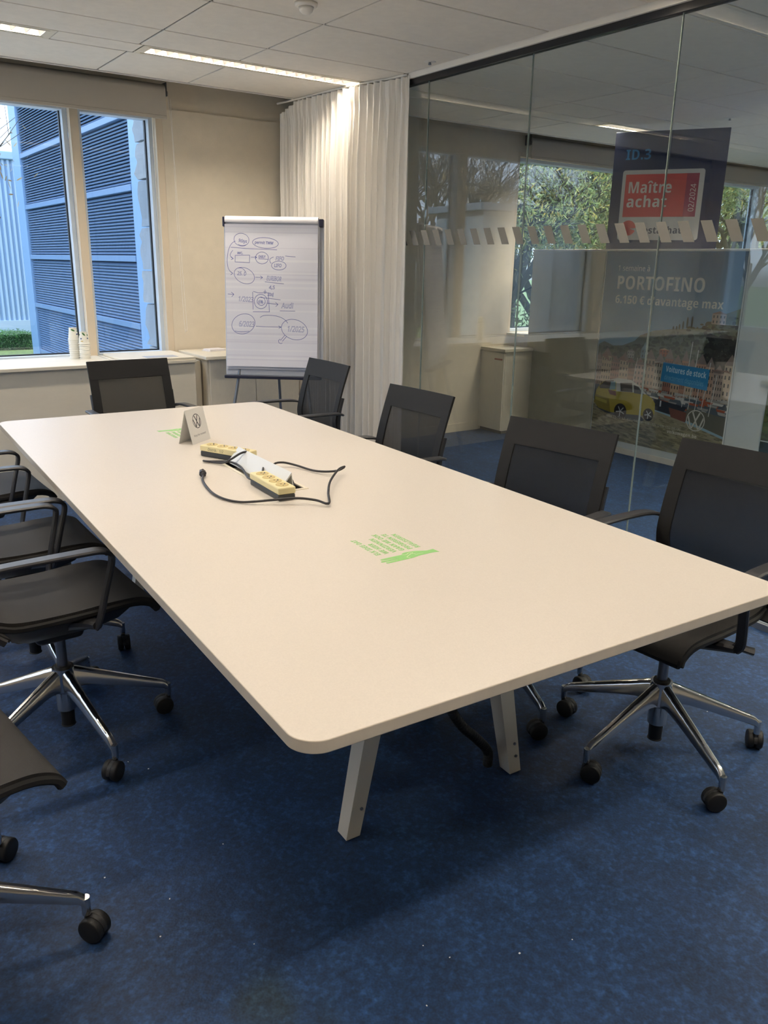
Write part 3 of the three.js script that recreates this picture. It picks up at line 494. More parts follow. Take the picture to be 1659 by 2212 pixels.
// ---------------------------------------------------------------- flip chart
{
  const t = thing('flip_chart', 'flip chart on a tripod with blue handwriting on its white pad', 'flip chart', [2.6, 0, -5.045], -0.666), tilt = -0.09, W = 0.62;
  const lean = (g) => g.rotateX(tilt).translate(0, 0.76, 0.03);
  part('board', [lean(rbox(W + 0.05, 1.0, 0.016, 0.006, 0.012, 0.49, -0.014))], M({ color: '#c9ccd4', roughness: 0.4 }), t);
  part('tray', [lean(rbox(W + 0.04, 0.022, 0.06, 0.006, 0.008, -0.018, 0.02))], M({ color: '#1f2238', roughness: 0.45 }), t);
  const pad = part('paper_pad', [lean(rbox(W + 0.012, 0.965, 0.012, 0.002, 0.006, 0.515, 0.001))], M({ color: '#dcdce2', roughness: 0.85 }), t);
  const sheetTex = canvasTex(950, 1380, flipPage);
  part('paper_sheet', [lean(sheet((u, v) => V((u - 0.5) * W, 0.975 - v * (0.975 - 0.052), 0.011 + 0.004 * Math.sin(v * 5 + 0.4) + 0.012 * v * v + (v < 0.06 ? (0.06 - v) * 0.25 : 0) + 0.0015 * Math.sin(u * 7 + v * 9)), 24, 40, 0.0006))], M({ color: '#f3f1f6', roughness: 0.85 }), pad);
  const pg = new THREE.PlaneGeometry(W, 0.923, 24, 40), P = pg.attributes.position;
  for (let i = 0; i < P.count; i++) { const u = P.getX(i) / W + 0.5, v = 0.5 - P.getY(i) / 0.923; P.setXYZ(i, (u - 0.5) * W, 0.975 - v * 0.923, 0.0118 + 0.004 * Math.sin(v * 5 + 0.4) + 0.012 * v * v + (v < 0.06 ? (0.06 - v) * 0.25 : 0) + 0.0015 * Math.sin(u * 7 + v * 9)); }
  pg.computeVertexNormals(); part('written_page', [lean(pg)], M({ map: sheetTex, roughness: 0.85 }), pad, { label: 'top page with blue handwriting' });
  // pages turned back over the top
  part('turned_pages', [lean(sheet((u, v) => { const a = -0.5 + v * 3.3; return V((u - 0.5) * W, 1.0 + 0.028 * Math.sin(a) - (a > 2.2 ? (a - 2.2) * 0.25 : 0), -0.008 + 0.032 * Math.cos(a)); }, 8, 24, 0.003))], paperMat, pad);
  part('clamp_bar', [lean(rbox(0.03, 0.05, 0.05, 0.006, W / 2 + 0.022, 0.99, 0.006)), lean(rbox(0.014, 0.062, 0.05, 0.005, -W / 2 - 0.008, 0.99, 0.002)), lean(rbox(W + 0.03, 0.012, 0.02, 0.004, 0.005, 0.985, -0.004))], M({ color: '#20223a', roughness: 0.4 }), t);
  for (const s of [-1, 1]) { const l = part('leg', [bar(V(s * 0.22, 0.85, 0.0), V(s * 0.345, FL + 0.012, 0.2), 0.011, 12, 0.009)], greyMetal, t); part('foot', [cyl(0.014, 0.016, 0.024, s * 0.346, FL + 0.012, 0.2, 14)], rubberMat, l); }
  const l = part('leg', [bar(V(0, 1.4, -0.06), V(0, FL + 0.012, -0.36), 0.011, 12, 0.009)], greyMetal, t); part('foot', [cyl(0.014, 0.016, 0.024, 0, FL + 0.012, -0.36, 14)], rubberMat, l);
}
function flipPage(c, w, h) {
  c.fillStyle = '#efedf4'; c.fillRect(0, 0, w, h);
  for (let i = 0; i < 26; i++) { c.fillStyle = `rgba(${i % 2 ? '255,255,255' : '214,212,224'},0.35)`; c.fillRect(0, hash(i, 3, 8) * h, w, 6 + 16 * hash(i, 4, 8)); }
  c.strokeStyle = '#4b529a'; c.fillStyle = '#3f4688'; c.lineWidth = 3.8; c.lineCap = 'round'; c.lineJoin = 'round';
  const X = (x) => x - 190, Y = (y) => y - 240;
  const ell = (x, y, a, b, r = 0, s = 0, e = 6.6) => { c.beginPath(); c.ellipse(X(x), Y(y), a, b, r, s, e); c.stroke(); };
  const line = (...p) => { c.beginPath(); c.moveTo(X(p[0]), Y(p[1])); for (let i = 2; i < p.length; i += 2) c.lineTo(X(p[i]), Y(p[i + 1])); c.stroke(); };
  const curve = (a, b, d, e, f, g2) => { c.beginPath(); c.moveTo(X(a), Y(b)); c.quadraticCurveTo(X(d), Y(e), X(f), Y(g2)); c.stroke(); };
  const txt = (s, x, y, px, rot = 0, sx = 1) => { c.save(); c.translate(X(x), Y(y)); c.rotate(rot); c.transform(sx, 0, -0.12, 1, 0, 0); c.font = `${px}px sans-serif`; c.lineWidth = 2.2; c.strokeText(s, 0, 0); c.restore(); c.lineWidth = 4.2; };
  ell(358, 385, 77, 60, 0.1); txt('9days', 325, 405, 42, 0.12, 0.8); curve(325, 430, 365, 452, 405, 432);
  ell(603, 412, 132, 50, 0.05); txt('permit TWM', 492, 420, 36, 0.03, 0.95);
  line(250, 458, 400, 468, 720, 475); curve(295, 400, 225, 420, 210, 560); curve(210, 560, 200, 680, 262, 705); line(240, 690, 264, 706, 244, 722);
  curve(268, 488, 215, 540, 270, 566); line(252, 550, 272, 567, 250, 576); txt('wc.', 312, 522, 38, 0, 1.1);
  line(292, 535, 440, 530, 438, 602, 290, 598, 292, 535); line(455, 550, 512, 550); line(495, 540, 514, 550, 496, 560);
  ell(567, 555, 66, 56); txt('EARLY', 530, 555, 34, 0, 0.75); line(532, 564, 628, 567);
  curve(685, 545, 625, 560, 660, 605); txt('FIFO', 705, 575, 50, 0, 0.85); line(808, 532, 910, 540); ell(740, 625, 75, 42); txt('LIFO', 690, 640, 44, 0, 0.85);
  ell(383, 727, 108, 74, 0.35); curve(320, 655, 370, 645, 395, 690); txt('25. D', 308, 722, 48, 0.05, 0.85);
  line(498, 740, 570, 742); line(550, 728, 572, 742, 552, 756); txt('EURIBOR', 610, 768, 60, 0.05, 0.62); line(597, 783, 790, 800);
  txt('4,5', 636, 852, 46); line(598, 862, 596, 900); line(580, 880, 612, 882); txt('2bsj', 622, 918, 42, 0, 0.8);
  line(210, 908, 270, 910); line(246, 890, 272, 910, 250, 932); txt('1/2023', 312, 975, 66, 0.05, 0.78);
  line(468, 885, 470, 1052); line(475, 878, 520, 890, 630, 890, 640, 1075); line(470, 1076, 642, 1074); ell(552, 975, 68, 70, 0.2); ell(556, 972, 42, 40, 0.2); txt('6%', 524, 994, 46, 0, 0.8); curve(550, 935, 600, 940, 755, 955);
  line(622, 990, 728, 1000); line(705, 982, 730, 1000, 708, 1020); txt('Audi', 765, 1035, 70, 0, 0.85); line(750, 1062, 905, 1062);
  ell(367, 1198, 124, 96, -0.35); txt('6/2023', 318, 1222, 72, 0.02, 0.72); curve(280, 1270, 350, 1282, 425, 1268);
  curve(545, 1130, 570, 1105, 640, 1108); curve(640, 1108, 780, 1108, 830, 1180); line(500, 1218, 600, 1222, 758, 1222); line(735, 1210, 760, 1222, 738, 1232);
  ell(900, 1243, 138, 98, 0.25); txt('1/2025', 820, 1262, 76, 0.03, 0.76); line(800, 1300, 755, 1352); line(818, 1312, 775, 1360); curve(752, 1340, 722, 1352, 740, 1378); curve(740, 1378, 760, 1390, 772, 1378);
}
// ---------------------------------------------------------------- chairs
const backP = [[0.452, -0.205], [0.49, -0.245], [0.55, -0.258], [0.63, -0.246], [0.72, -0.262], [0.82, -0.29], [0.945, -0.332]], seatP = [[0.496, -0.232], [0.474, -0.17], [0.468, -0.02], [0.476, 0.13], [0.473, 0.21], [0.456, 0.248], [0.434, 0.262]];
const prof = (P) => { const c = new THREE.CatmullRomCurve3(P.map(([y, z]) => V(0, y, z))); return (v) => c.getPoint(v); };
const backC = prof(backP), seatC = prof(seatP);
const backW = (v) => 0.232 - 0.012 * Math.exp(-(((v - 0.17) / 0.12) ** 2)), seatW = (v) => 0.192 + 0.016 * v;
const backFn = (x, v, off = 0) => { const p = backC(v), W = backW(v), k = x * x; return V(x * W, p.y + off * 0.3, p.z + 0.014 * k * (1 - 0.3 * v) + off); };
const chairParts = (() => {
  const G = {};
  G.back = sheet((u, v) => backFn(u * 2 - 1, v), 20, 36, 0.003, 0.46, 0.52);
  const strip = (a, b, c, d, nu, nv, th = 0.0095) => sheet((u, v) => backFn(a + (b - a) * u, c + (d - c) * v), nu, nv, th, 0.46 * Math.abs(b - a) / 2, 0.5 * (d - c));
  G.border = [strip(-1.006, -0.8, 0.05, 0.9, 5, 28), strip(0.8, 1.006, 0.05, 0.9, 5, 28), strip(-1.004, 1.004, 0.87, 1.0, 20, 8, 0.011), strip(-1.0, 1.0, 0.0, 0.13, 20, 6)];
  G.rails = [];
  for (const s of [-1, 1]) G.rails.push(strap([0.0, 0.08, 0.17, 0.3, 0.45, 0.6, 0.75].map((v) => backFn(s * 1.0, v, -0.012)), 0.016, 0.022, V(1, 0, 0), 26));
  G.rails.push(strap([-1, -0.5, 0, 0.5, 1].map((x) => backFn(x * 0.98, 0.24, -0.018)), 0.03, 0.008, V(0, 1, 0.3), 16));
  G.seat = [sheet((u, v) => { const p = seatC(v), x = u * 2 - 1; return V(x * seatW(v), p.y + 0.010 * x * x * (1 - v * 0.8), p.z); }, 20, 36, 0.011, 0.47, 0.52)];
  G.hem = [];
  for (const s of [-1, 1]) G.hem.push(strap([0.05, 0.2, 0.4, 0.6, 0.8, 0.95].map((v) => { const p = seatC(v); return V(s * (seatW(v) - 0.004), p.y - 0.008, p.z); }), 0.02, 0.022, V(1, 0, 0), 20));
  G.hem.push(strap([-1, -0.4, 0.4, 1].map((x) => V(x * 0.2, 0.43, 0.256)), 0.02, 0.014, V(0, 0.3, 1), 10));
  G.arm = (s) => strap([V(s * 0.236, 0.672, -0.268), V(s * 0.262, 0.683, -0.235), V(s * 0.271, 0.688, -0.18), V(s * 0.275, 0.69, -0.08), V(s * 0.275, 0.69, 0.02), V(s * 0.275, 0.688, 0.065), V(s * 0.274, 0.676, 0.094), V(s * 0.277, 0.65, 0.1), V(s * 0.272, 0.57, 0.08), V(s * 0.268, 0.5, 0.063), V(s * 0.262, 0.462, 0.053), V(s * 0.246, 0.441, 0.048)], (t) => (t < 0.12 ? 0.034 + t * 0.1 : t < 0.5 ? 0.046 : 0.046 - Math.min(0.014, (t - 0.5) * 0.08)), 0.013, V(1, 0, 0), 54, 0.35);
  G.bracket = (s) => strap([V(s * 0.252, 0.446, 0.05), V(s * 0.2, 0.436, 0.042), V(s * 0.12, 0.412, 0.02), V(s * 0.05, 0.39, 0)], (t) => 0.03 + 0.06 * t, (t) => 0.022 + 0.02 * t, V(0, 0, 1), 12, 0.3);
  G.mech = [rbox(0.15, 0.06, 0.24, 0.018, 0, 0.388, -0.03, 4), rbox(0.13, 0.06, 0.15, 0.02, 0, 0.36, -0.01, 4), loft([[[-0.08, -0.11], [-0.08, 0.09], [0.08, 0.09], [0.08, -0.11]].map(([a, b]) => V(a, 0.362, b)), [[-0.14, -0.17], [-0.14, 0.15], [0.14, 0.15], [0.14, -0.17]].map(([a, b]) => V(a, 0.405, b)), [[-0.178, -0.2], [-0.178, 0.2], [0.178, 0.2], [0.178, -0.2]].map(([a, b]) => V(a, 0.462, b))], 0.5), strap([V(0, 0.38, -0.1), V(0, 0.385, -0.2), V(0, 0.42, -0.245), V(0, 0.5, -0.268)], 0.09, 0.022, V(1, 0, 0), 14)];
  G.lever = [strap([V(0.06, 0.38, -0.08), V(0.11, 0.369, -0.115), V(0.2, 0.35, -0.172)], (t) => 0.016 + 0.016 * t, (t) => 0.01 + 0.012 * t, V(0, 0, 1), 12, 0.4)];
  G.column = [cyl(0.0165, 0.0165, 0.17, 0, 0.32, 0, 24)];
  G.collar = [cyl(0.026, 0.028, 0.008, 0, 0.249, 0, 28)];
  G.hub = [cyl(0.035, 0.037, 0.08, 0, 0.207, 0, 32), cyl(0.03, 0.031, 0.09, 0, 0.14, 0, 28)];
  G.stub = [cyl(0.0225, 0.021, 0.06, 0, 0.062, 0, 24), new THREE.TorusGeometry(0.0215, 0.0025, 8, 24).rotateX(Math.PI / 2).translate(0, 0.035, 0)];
  const rings = [];
  for (let i = 0; i <= 22; i++) {
    const t = i / 22, r = 0.022 + 0.31 * t, yt = 0.248 - 0.128 * t - (t > 0.96 ? (t - 0.96) * 0.15 : 0), h = 0.03 * (1 - t) + 0.029 + 0.035 * Math.exp(-t * 12), yb = yt - h, a = 0.0085 - 0.001 * t, b = 0.0185 - 0.0075 * t, m = yt - Math.min(0.014, h * 0.3);
    rings.push([V(-b, yb + 0.004, r), V(-b * 0.6, yb, r), V(b * 0.6, yb, r), V(b, yb + 0.004, r), V(b * 0.96, m, r), V(a, yt - 0.002, r), V(a * 0.5, yt, r), V(-a * 0.5, yt, r), V(-a, yt - 0.002, r), V(-b * 0.96, m, r)]);
  }
  G.leg = merge([loft(rings, 0.75), cyl(0.0105, 0.0105, 0.046, 0, 0.086, 0.3325, 16)]);
  const wheelP = [[0.0, -0.0115], [0.024, -0.0115], [0.0295, -0.009], [0.031, -0.004], [0.031, 0.006], [0.028, 0.0105], [0.012, 0.0115], [0, 0.0115]].map(([x, y]) => new THREE.Vector2(x, y));
  G.wheel = new THREE.LatheGeometry(wheelP, 30).rotateZ(-Math.PI / 2);
  G.hood = merge([rbox(0.012, 0.03, 0.03, 0.005, 0, 0.042, -0.006), cyl(0.007, 0.007, 0.03, 0, 0.066, -0.018, 12), new THREE.CylinderGeometry(0.0318, 0.0318, 0.011, 24, 1, false, 0, Math.PI).rotateZ(Math.PI / 2).translate(0, 0.029, 0)]);
  G.tag = [box(0.02, 0.014, 0.001, 0.19, 0.52, -0.275)];
  return G;
})();
const toCurl = [chairParts.arm(-1), chairParts.arm(1)], toBracket = [chairParts.bracket(-1), chairParts.bracket(1)];
for (const g of [chairParts.back, ...chairParts.border, ...chairParts.rails, ...chairParts.seat, ...chairParts.hem, ...chairParts.mech, ...chairParts.lever, ...toCurl, ...toBracket]) g.translate(0, -FL, 0);   // upper half of the chair, raised on its gas lift
const borderG = merge(chairParts.border), railG = merge(chairParts.rails), seatG = merge(chairParts.seat), hemG = merge(chairParts.hem), mechG = merge(chairParts.mech);
const colG = merge(chairParts.column), collarG = merge(chairParts.collar), hubG = merge(chairParts.hub), stubG = merge(chairParts.stub), levG = merge(chairParts.lever);
let chairSeed = 1;
function chair(x, z, face, baseTurn, label, lever = true, group = 'black mesh swivel chairs around the table') {
  const t = thing('swivel_chair', label, 'chair', [x, FL, z], face, group);
  const s = part('seat', seatG, seatMat, t); part('seat_hem', hemG, hemMat, s);
  const b = part('backrest', chairParts.back, meshMat, t); part('back_border', borderG, hemMat, b); part('back_rail', railG, plasticMat, b);
  for (const i of [0, 1]) { const a = part('armrest', toCurl[i], armMat, t); part('arm_bracket', toBracket[i], plasticMat, a); }
  const m = part('mechanism', mechG, plasticMat, t); part('lever', levG, plasticMat, m);
  const c = part('gas_lift', colG, columnMat, t); part('collar', collarG, rubberMat, c); part('lift_end', stubG, rubberMat, c);
  const base = part('star_base', hubG, chromeMat, t); base.rotation.y = baseTurn - face;
  for (let k = 0; k < 5; k++) {
    const l = part('base_leg', chairParts.leg, chromeMat, base); l.rotation.y = k * Math.PI * 0.4;
    const cs = new THREE.Group(); cs.name = 'caster'; t.add(cs);
    const a = baseTurn - face + k * Math.PI * 0.4, sw = hash(chairSeed, k, 5) * 6.283;
    cs.position.set(Math.sin(a) * 0.333 + 0.018 * Math.sin(sw), 0, Math.cos(a) * 0.333 + 0.018 * Math.cos(sw)); cs.rotation.y = sw;
    part('hood', chairParts.hood, plasticMat, cs);
    for (const q of [-1, 1]) { const wh = part('wheel', chairParts.wheel, rubberMat, cs); wh.position.set(q * 0.0132, 0.031, 0); wh.rotation.y = q > 0 ? 0 : Math.PI; }
  }
  chairSeed++;
  return t;
}
const ang = (dx, dz) => Math.atan2(dx, dz);
const LEFT = Math.PI / 2, RIGHT = -Math.PI / 2;
chair(2.118, -1.415, RIGHT + 0.05, ang(-0.11, 0.325), 'black mesh swivel chair at the near right corner of the table, its seat lever showing');
chair(1.915, -1.99, RIGHT + 0.16, ang(0.31, 0.18), 'black mesh swivel chair on the glass side, second from the near right corner');
chair(1.975, -2.97, RIGHT + 0.03, 0.4, 'black mesh swivel chair on the glass side, third from the near right corner');
chair(2.175, -4.14, RIGHT - 0.02, 0.9, 'black mesh swivel chair pulled out at the far right corner, before the flip chart');
chair(1.495, -4.39, 0, 0.2, 'black mesh swivel chair at the far head of the table under the window');
chair(0.525, -2.562, LEFT + 0.04, ang(0.345, 0.05), 'black mesh swivel chair on the left side with its whole polished base in view');
chair(0.555, -3.168, LEFT, ang(0.335, 0.08), 'black mesh swivel chair on the left side, second arm loop from the front');
chair(0.57, -4.03, LEFT + 0.03, 0.5, 'black mesh swivel chair on the left side, farthest from the camera');
chair(0.015, -1.75, LEFT + 0.15, ang(0.317, 0.1), 'black mesh swivel chair in the left foreground, only seat corner and caster showing');

// small paper specks on the floor
{
  const s = [], spots = [[0.41, -1.78], [0.62, -2.24], [0.66, -2.17], [0.71, -1.73], [0.95, -1.16], [0.98, -1.1], [0.63, -1.38], [1.12, -1.02], [1.25, -0.98], [0.52, -1.62], [2.42, -1.42], [0.46, -1.52], [0.86, -1.03]];
  for (const [x, z] of spots) s.push(rbox(rr(0.002, 0.005), 0.0012, rr(0.002, 0.004), 0.0004, 0, 0, 0, 1).rotateY(rr(0, 3)).translate(x * 1.02, FL + 0.0012, z * 1.02));
  const m = part('paper_crumbs', s, paperMat, scene, { kind: 'stuff', label: 'tiny white paper crumbs scattered on the blue floor', category: 'crumbs' });
}
// ---------------------------------------------------------------- beyond the glass: cabinet, partition, prints
{
  const c = thing('pedestal_cabinet', 'cream pedestal cabinet beyond the glass with a reddish handle', 'cabinet', [5.27, FL, -5.58], 0);
  part('carcass', [rspan(0.002, 0.345, 0.03, 0.765, -0.34, 0, 0.003)], creamMat, c);
  part('plinth', [span(0.02, 0.33, 0, 0.03, -0.33, -0.02)], gapMat, c);
  const d = part('door', [rspan(-0.014, 0, 0.035, 0.76, -0.338, -0.002, 0.002)], creamMat, c); part('handle', [rbox(0.012, 0.014, 0.1, 0.004, -0.02, 0.7, -0.07)], M({ color: '#9a5238', roughness: 0.5 }), d);
  part('top', [rspan(-0.02, 0.352, 0.767, 0.797, -0.34, 0.012, 0.004)], creamMat, c);
  const s = solo('window_sill', [rspan(5.57, XR - 0.01, 0.86, 0.885, ZB - 0.005, -5.66, 0.004)], whiteMat, 'white window sill under the tree window beyond the glass', 'sill');
}
{
  const p = thing('low_partition', 'low cream room divider beyond the glass that carries the big posters', 'partition', [5.63, 0, 0]), mat = M({ color: '#cfcbb9', roughness: 0.8, map: rep(plasterMap, 1) }), wm = M({ color: '#dfe4e2', roughness: 0.7 });
  for (const [a, b, m] of [[-5.655, -4.8, mat], [-4.8, -3.49, wm], [-3.49, -2.2, wm], [-2.2, -0.9, wm]]) part('panel', [rspan(-0.018, 0.018, 0.02, 1.635, a + 0.002, b - 0.002, 0.003)], m, p);
  part('top_rail', [rspan(-0.022, 0.022, 1.635, 1.65, -5.66, -0.9, 0.003)], whiteMat, p);
  part('base_rail', [rspan(-0.022, 0.022, FL, 0.02, -5.655, -0.9, 0.003)], whiteMat, p);
  part('side_hook', [bar(V(-0.01, 1.315, -5.65), V(-0.06, 1.255, -5.77), 0.012, 10, 0.009)], darkMat, p);
  const poster = (z0, z1, y0, y1, tex, label) => { const t = thing('poster', label, 'poster', [5.6115, y0, (z0 + z1) / 2], -Math.PI / 2); part('print', [new THREE.PlaneGeometry(z1 - z0, y1 - y0).translate(0, (y1 - y0) / 2, 0.0034)], M({ map: tex, roughness: 0.5 }), t); part('board', [rspan(-(z1 - z0) / 2, (z1 - z0) / 2, 0, y1 - y0, 0, 0.003, 0.001)], whiteMat, t); return t; };
  poster(-4.785, -3.5, 0.075, 1.632, canvasTex(1024, 1240, harbour), 'large poster of a yellow car in a coloured harbour town');
  poster(-3.2, -1.95, 0.075, 1.632, canvasTex(512, 640, coast), 'large poster of blue sea and green shore at the right edge of the photo');
}
function harbour(c, w, h) {
  const R = (i, j) => hash(i, j, 77);
  let g = c.createLinearGradient(0, 0, 0, h * 0.6); g.addColorStop(0, '#587793'); g.addColorStop(1, '#9bbccb'); c.fillStyle = g; c.fillRect(0, 0, w, h);
  const S = w / 1310, X = (x) => x * S, Y = (y) => y * h / 1640;   // layout in units of a 1310 x 1640 sheet
  const poly = (pts, col) => { c.fillStyle = col; c.beginPath(); pts.forEach(([x, y], i) => (i ? c.lineTo(X(x), Y(y)) : c.moveTo(X(x), Y(y)))); c.closePath(); c.fill(); };
  // hills
  poly([[0, 800], [60, 770], [160, 800], [260, 790], [380, 740], [430, 690], [560, 640], [760, 610], [950, 600], [1080, 560], [1180, 470], [1310, 420], [1310, 1010], [0, 1010]], '#6d7465');
  for (let i = 0; i < 900; i++) { const x = R(i, 1) * 1310, t = 800 - 330 * Math.min(1, Math.max(0, (x - 260) / 900)), y = t + 20 + R(i, 2) * (1000 - t - 20), k = 52 + 58 * R(i, 3); c.fillStyle = `rgb(${k * 1.0},${k * 1.04},${k * 0.82})`; c.beginPath(); c.ellipse(X(x), Y(y), X(8 + 20 * R(i, 4)), Y(6 + 13 * R(i, 5)), 0, 0, 7); c.fill(); }
  for (let i = 0; i < 200; i++) { const x = 1060 + R(i, 11) * 250, y = 640 + R(i, 12) * 270, k = 26 + 34 * R(i, 13); c.fillStyle = `rgb(${k},${k},${k * 0.95})`; c.beginPath(); c.ellipse(X(x), Y(y), X(12 + 18 * R(i, 14)), Y(10 + 14 * R(i, 15)), 0, 0, 7); c.fill(); }
  for (const [x, y, k] of [[745, 620, 30], [775, 620, 34], [800, 614, 46], [832, 612, 70], [868, 600, 92], [910, 598, 100]]) { c.fillStyle = '#3b4a3f'; c.beginPath(); c.ellipse(X(x), Y(y - k / 2), X(8), Y(k / 2), 0, 0, 7); c.fill(); }
  // villas on the hills
  const house = (x, y, ww, hh, col, roof, nx, ny) => { poly([[x, y], [x + ww, y], [x + ww, y + hh], [x, y + hh]], col); if (roof) poly([[x - 4, y], [x + ww / 2, y - hh * 0.28], [x + ww + 4, y]], roof); c.fillStyle = '#3d3c3c'; for (let a = 0; a < nx; a++) for (let b = 0; b < ny; b++) c.fillRect(X(x + ww * (a + 0.32) / nx), Y(y + hh * (b + 0.28) / ny), X(ww / nx * 0.34), Y(hh / ny * 0.48)); };
  house(1080, 470, 120, 80, '#b39c8a', '#8a6a58', 4, 2); house(640, 790, 90, 55, '#a3583f', '#c09a78', 3, 2); house(320, 830, 70, 60, '#b9b3a8', '#8b8279', 3, 2); house(500, 830, 60, 40, '#c9c6bd', '#90887d', 2, 1);
  poly([[455, 880], [460, 800], [480, 770], [490, 735], [500, 770], [520, 800], [524, 880]], '#8fa6ac'); house(462, 800, 56, 80, '#7d949b', null, 2, 2);
  // the row of tall harbour houses
  const cols = ['#b7a294', '#c6b39a', '#b28d7c', '#cdb8a0', '#a87f6c', '#c8a99a', '#b99f86', '#c4b7a4', '#a56f5e', '#c7a78b', '#b88a72', '#cdb398', '#ba9079', '#c39f88'];
  for (let i = 0, x = -10; x < 1320; i++) { const ww = 58 + 50 * R(i, 21), hh = 190 + 90 * R(i, 22) + (x > 480 ? 50 : 0); house(x, 1170 - hh, ww, hh, cols[i % 14], '#8d7a70', 3 + (R(i, 23) > 0.5 ? 1 : 0), 5); x += ww; }
  for (let i = 0; i < 14; i++) poly([[X(0) + 40 + i * 90, 880 + 60 * R(i, 31)], [100 + i * 90, 860 + 60 * R(i, 32)], [140 + i * 90, 890 + 60 * R(i, 33)]], '#8e6d62');
  // quay, boats, masts
  poly([[0, 1160], [1310, 1160], [1310, 1300], [0, 1300]], '#58636b');
  for (let i = 0; i < 70; i++) { const x = 420 + R(i, 41) * 890, y = 1120 + R(i, 42) * 130, ww = 40 + 90 * R(i, 43), k = 150 + 70 * R(i, 44); poly([[x, y], [x + ww, y + 6], [x + ww * 0.9, y + 24], [x + ww * 0.1, y + 20]], R(i, 45) > 0.8 ? '#b05a3c' : `rgb(${k},${k * 0.98},${k * 0.94})`); }
  poly([[560, 1200], [960, 1235], [900, 1330], [560, 1290]], '#2b303c'); poly([[790, 1260], [980, 1280], [960, 1360], [820, 1340]], '#7c4b3e'); poly([[960, 1230], [1310, 1270], [1310, 1420], [960, 1340]], '#6d6a5d');
  c.strokeStyle = '#dfdcd4'; c.lineWidth = X(6); for (const [x, a, b] of [[940, 700, 1240], [1000, 760, 1250], [1060, 900, 1260], [1120, 850, 1230], [1190, 940, 1280], [430, 880, 1160]]) { c.beginPath(); c.moveTo(X(x), Y(a)); c.lineTo(X(x - 30), Y(b)); c.stroke(); }
  for (const x of [620, 700]) { c.fillStyle = '#d8dcdc'; c.fillRect(X(x), Y(1215), X(14), Y(50)); }
  // cobbles
  poly([[0, 1390], [0, 1310], [520, 1290], [900, 1350], [1310, 1440], [1310, 1640], [0, 1640]], '#a1987f');
  for (let i = 0; i < 1500; i++) { const y = 1310 + 330 * R(i, 51), x = R(i, 52) * 1310; if (y < 1310 + (x > 560 ? (x - 560) * 0.17 : 0)) continue; const k = 95 + 85 * R(i, 53), s = (y - 1240) / 300; c.fillStyle = `rgba(${k * 1.05},${k},${k * 0.8},0.7)`; c.beginPath(); c.ellipse(X(x), Y(y), X(30 * s + 6), Y(5 * s + 2), 0.1, 0, 7); c.fill(); }
  c.fillStyle = 'rgba(40,52,74,0.75)'; c.beginPath(); c.ellipse(X(300), Y(1385), X(260), Y(38), 0.08, 0, 7); c.fill();
  // the yellow hatchback, rear three-quarter view
  c.translate(0, Y(34));
  const body = '#b6a329';
  poly([[20, 1180], [60, 1120], [110, 1085], [240, 1050], [380, 1050], [470, 1080], [560, 1150], [620, 1175], [655, 1215], [660, 1310], [560, 1335], [380, 1350], [200, 1360], [60, 1340], [10, 1290]], body);
  poly([[110, 1085], [240, 1046], [390, 1046], [480, 1085], [560, 1150], [440, 1150], [240, 1165], [230, 1080]], '#d9d9d0');
  poly([[48, 1140], [112, 1084], [205, 1072], [180, 1150], [60, 1160]], '#2b3036'); poly([[175, 1085], [225, 1078], [232, 1150], [165, 1160]], '#86b2bd');
  poly([[275, 1085], [400, 1070], [415, 1150], [290, 1158]], '#2c3238'); poly([[420, 1085], [470, 1095], [535, 1155], [430, 1155]], '#39414a');
  poly([[10, 1220], [170, 1240], [200, 1360], [60, 1340], [6, 1290]], '#8e8020'); poly([[150, 1160], [235, 1165], [245, 1205], [175, 1200]], '#7a2f28'); poly([[16, 1240], [150, 1262], [150, 1290], [20, 1270]], '#c5b648');
  for (const [x, y, r] of [[305, 1335, 66], [598, 1320, 52]]) { c.fillStyle = '#1d1f24'; c.beginPath(); c.ellipse(X(x), Y(y), X(r), Y(r * 1.05), 0, 0, 7); c.fill(); c.strokeStyle = '#c9ced1'; c.lineWidth = X(9); for (let k = 0; k < 5; k++) { c.beginPath(); c.moveTo(X(x), Y(y)); c.lineTo(X(x + Math.cos(k * 1.257 + 0.4) * r * 0.72), Y(y + Math.sin(k * 1.257 + 0.4) * r * 0.72)); c.stroke(); } }
  c.translate(0, -Y(34));
  // words
  c.textAlign = 'left';
  const T = (s, x, y, px, col, bold) => { c.fillStyle = col; c.font = `${bold ? 'bold ' : ''}${Math.round(px * S)}px sans-serif`; c.fillText(s, X(x), Y(y)); };
  T('1 semaine à', 130, 160, 62, '#d5dcdc'); T('PORTOFINO', 128, 312, 150, '#d9dbd6', true); T("6.150 € d'avantage max", 132, 432, 92, '#d6dcd4', true); T('Et vous pouvez gagner la Golf', 138, 508, 62, '#7d9cb0');
  c.save(); poly([[690, 890], [1120, 905], [1118, 1075], [680, 1050]], '#2f8fc4'); c.translate(X(720), Y(965)); c.rotate(0.035); c.fillStyle = '#dff0f6'; c.font = `bold ${Math.round(64 * S)}px sans-serif`; c.fillText('Voitures de stock', 0, 0, X(375)); c.fillStyle = '#7fc0df'; c.font = `${Math.round(52 * S)}px sans-serif`; c.fillText('directement disponibles', -X(6), Y(66), X(370)); c.restore();
  vw(c, X(1052), Y(1330), X(86), '#dcd8cc');
  T('GOLF 1.5 TSI 5,2 - 6,0 L/100 KM · 118 - 137 G/KM CO2 (WLTP)', 160, 1440, 28, '#d8d2c0'); T('volkswagen.be', 800, 1476, 40, '#e8e2d2', true);
}
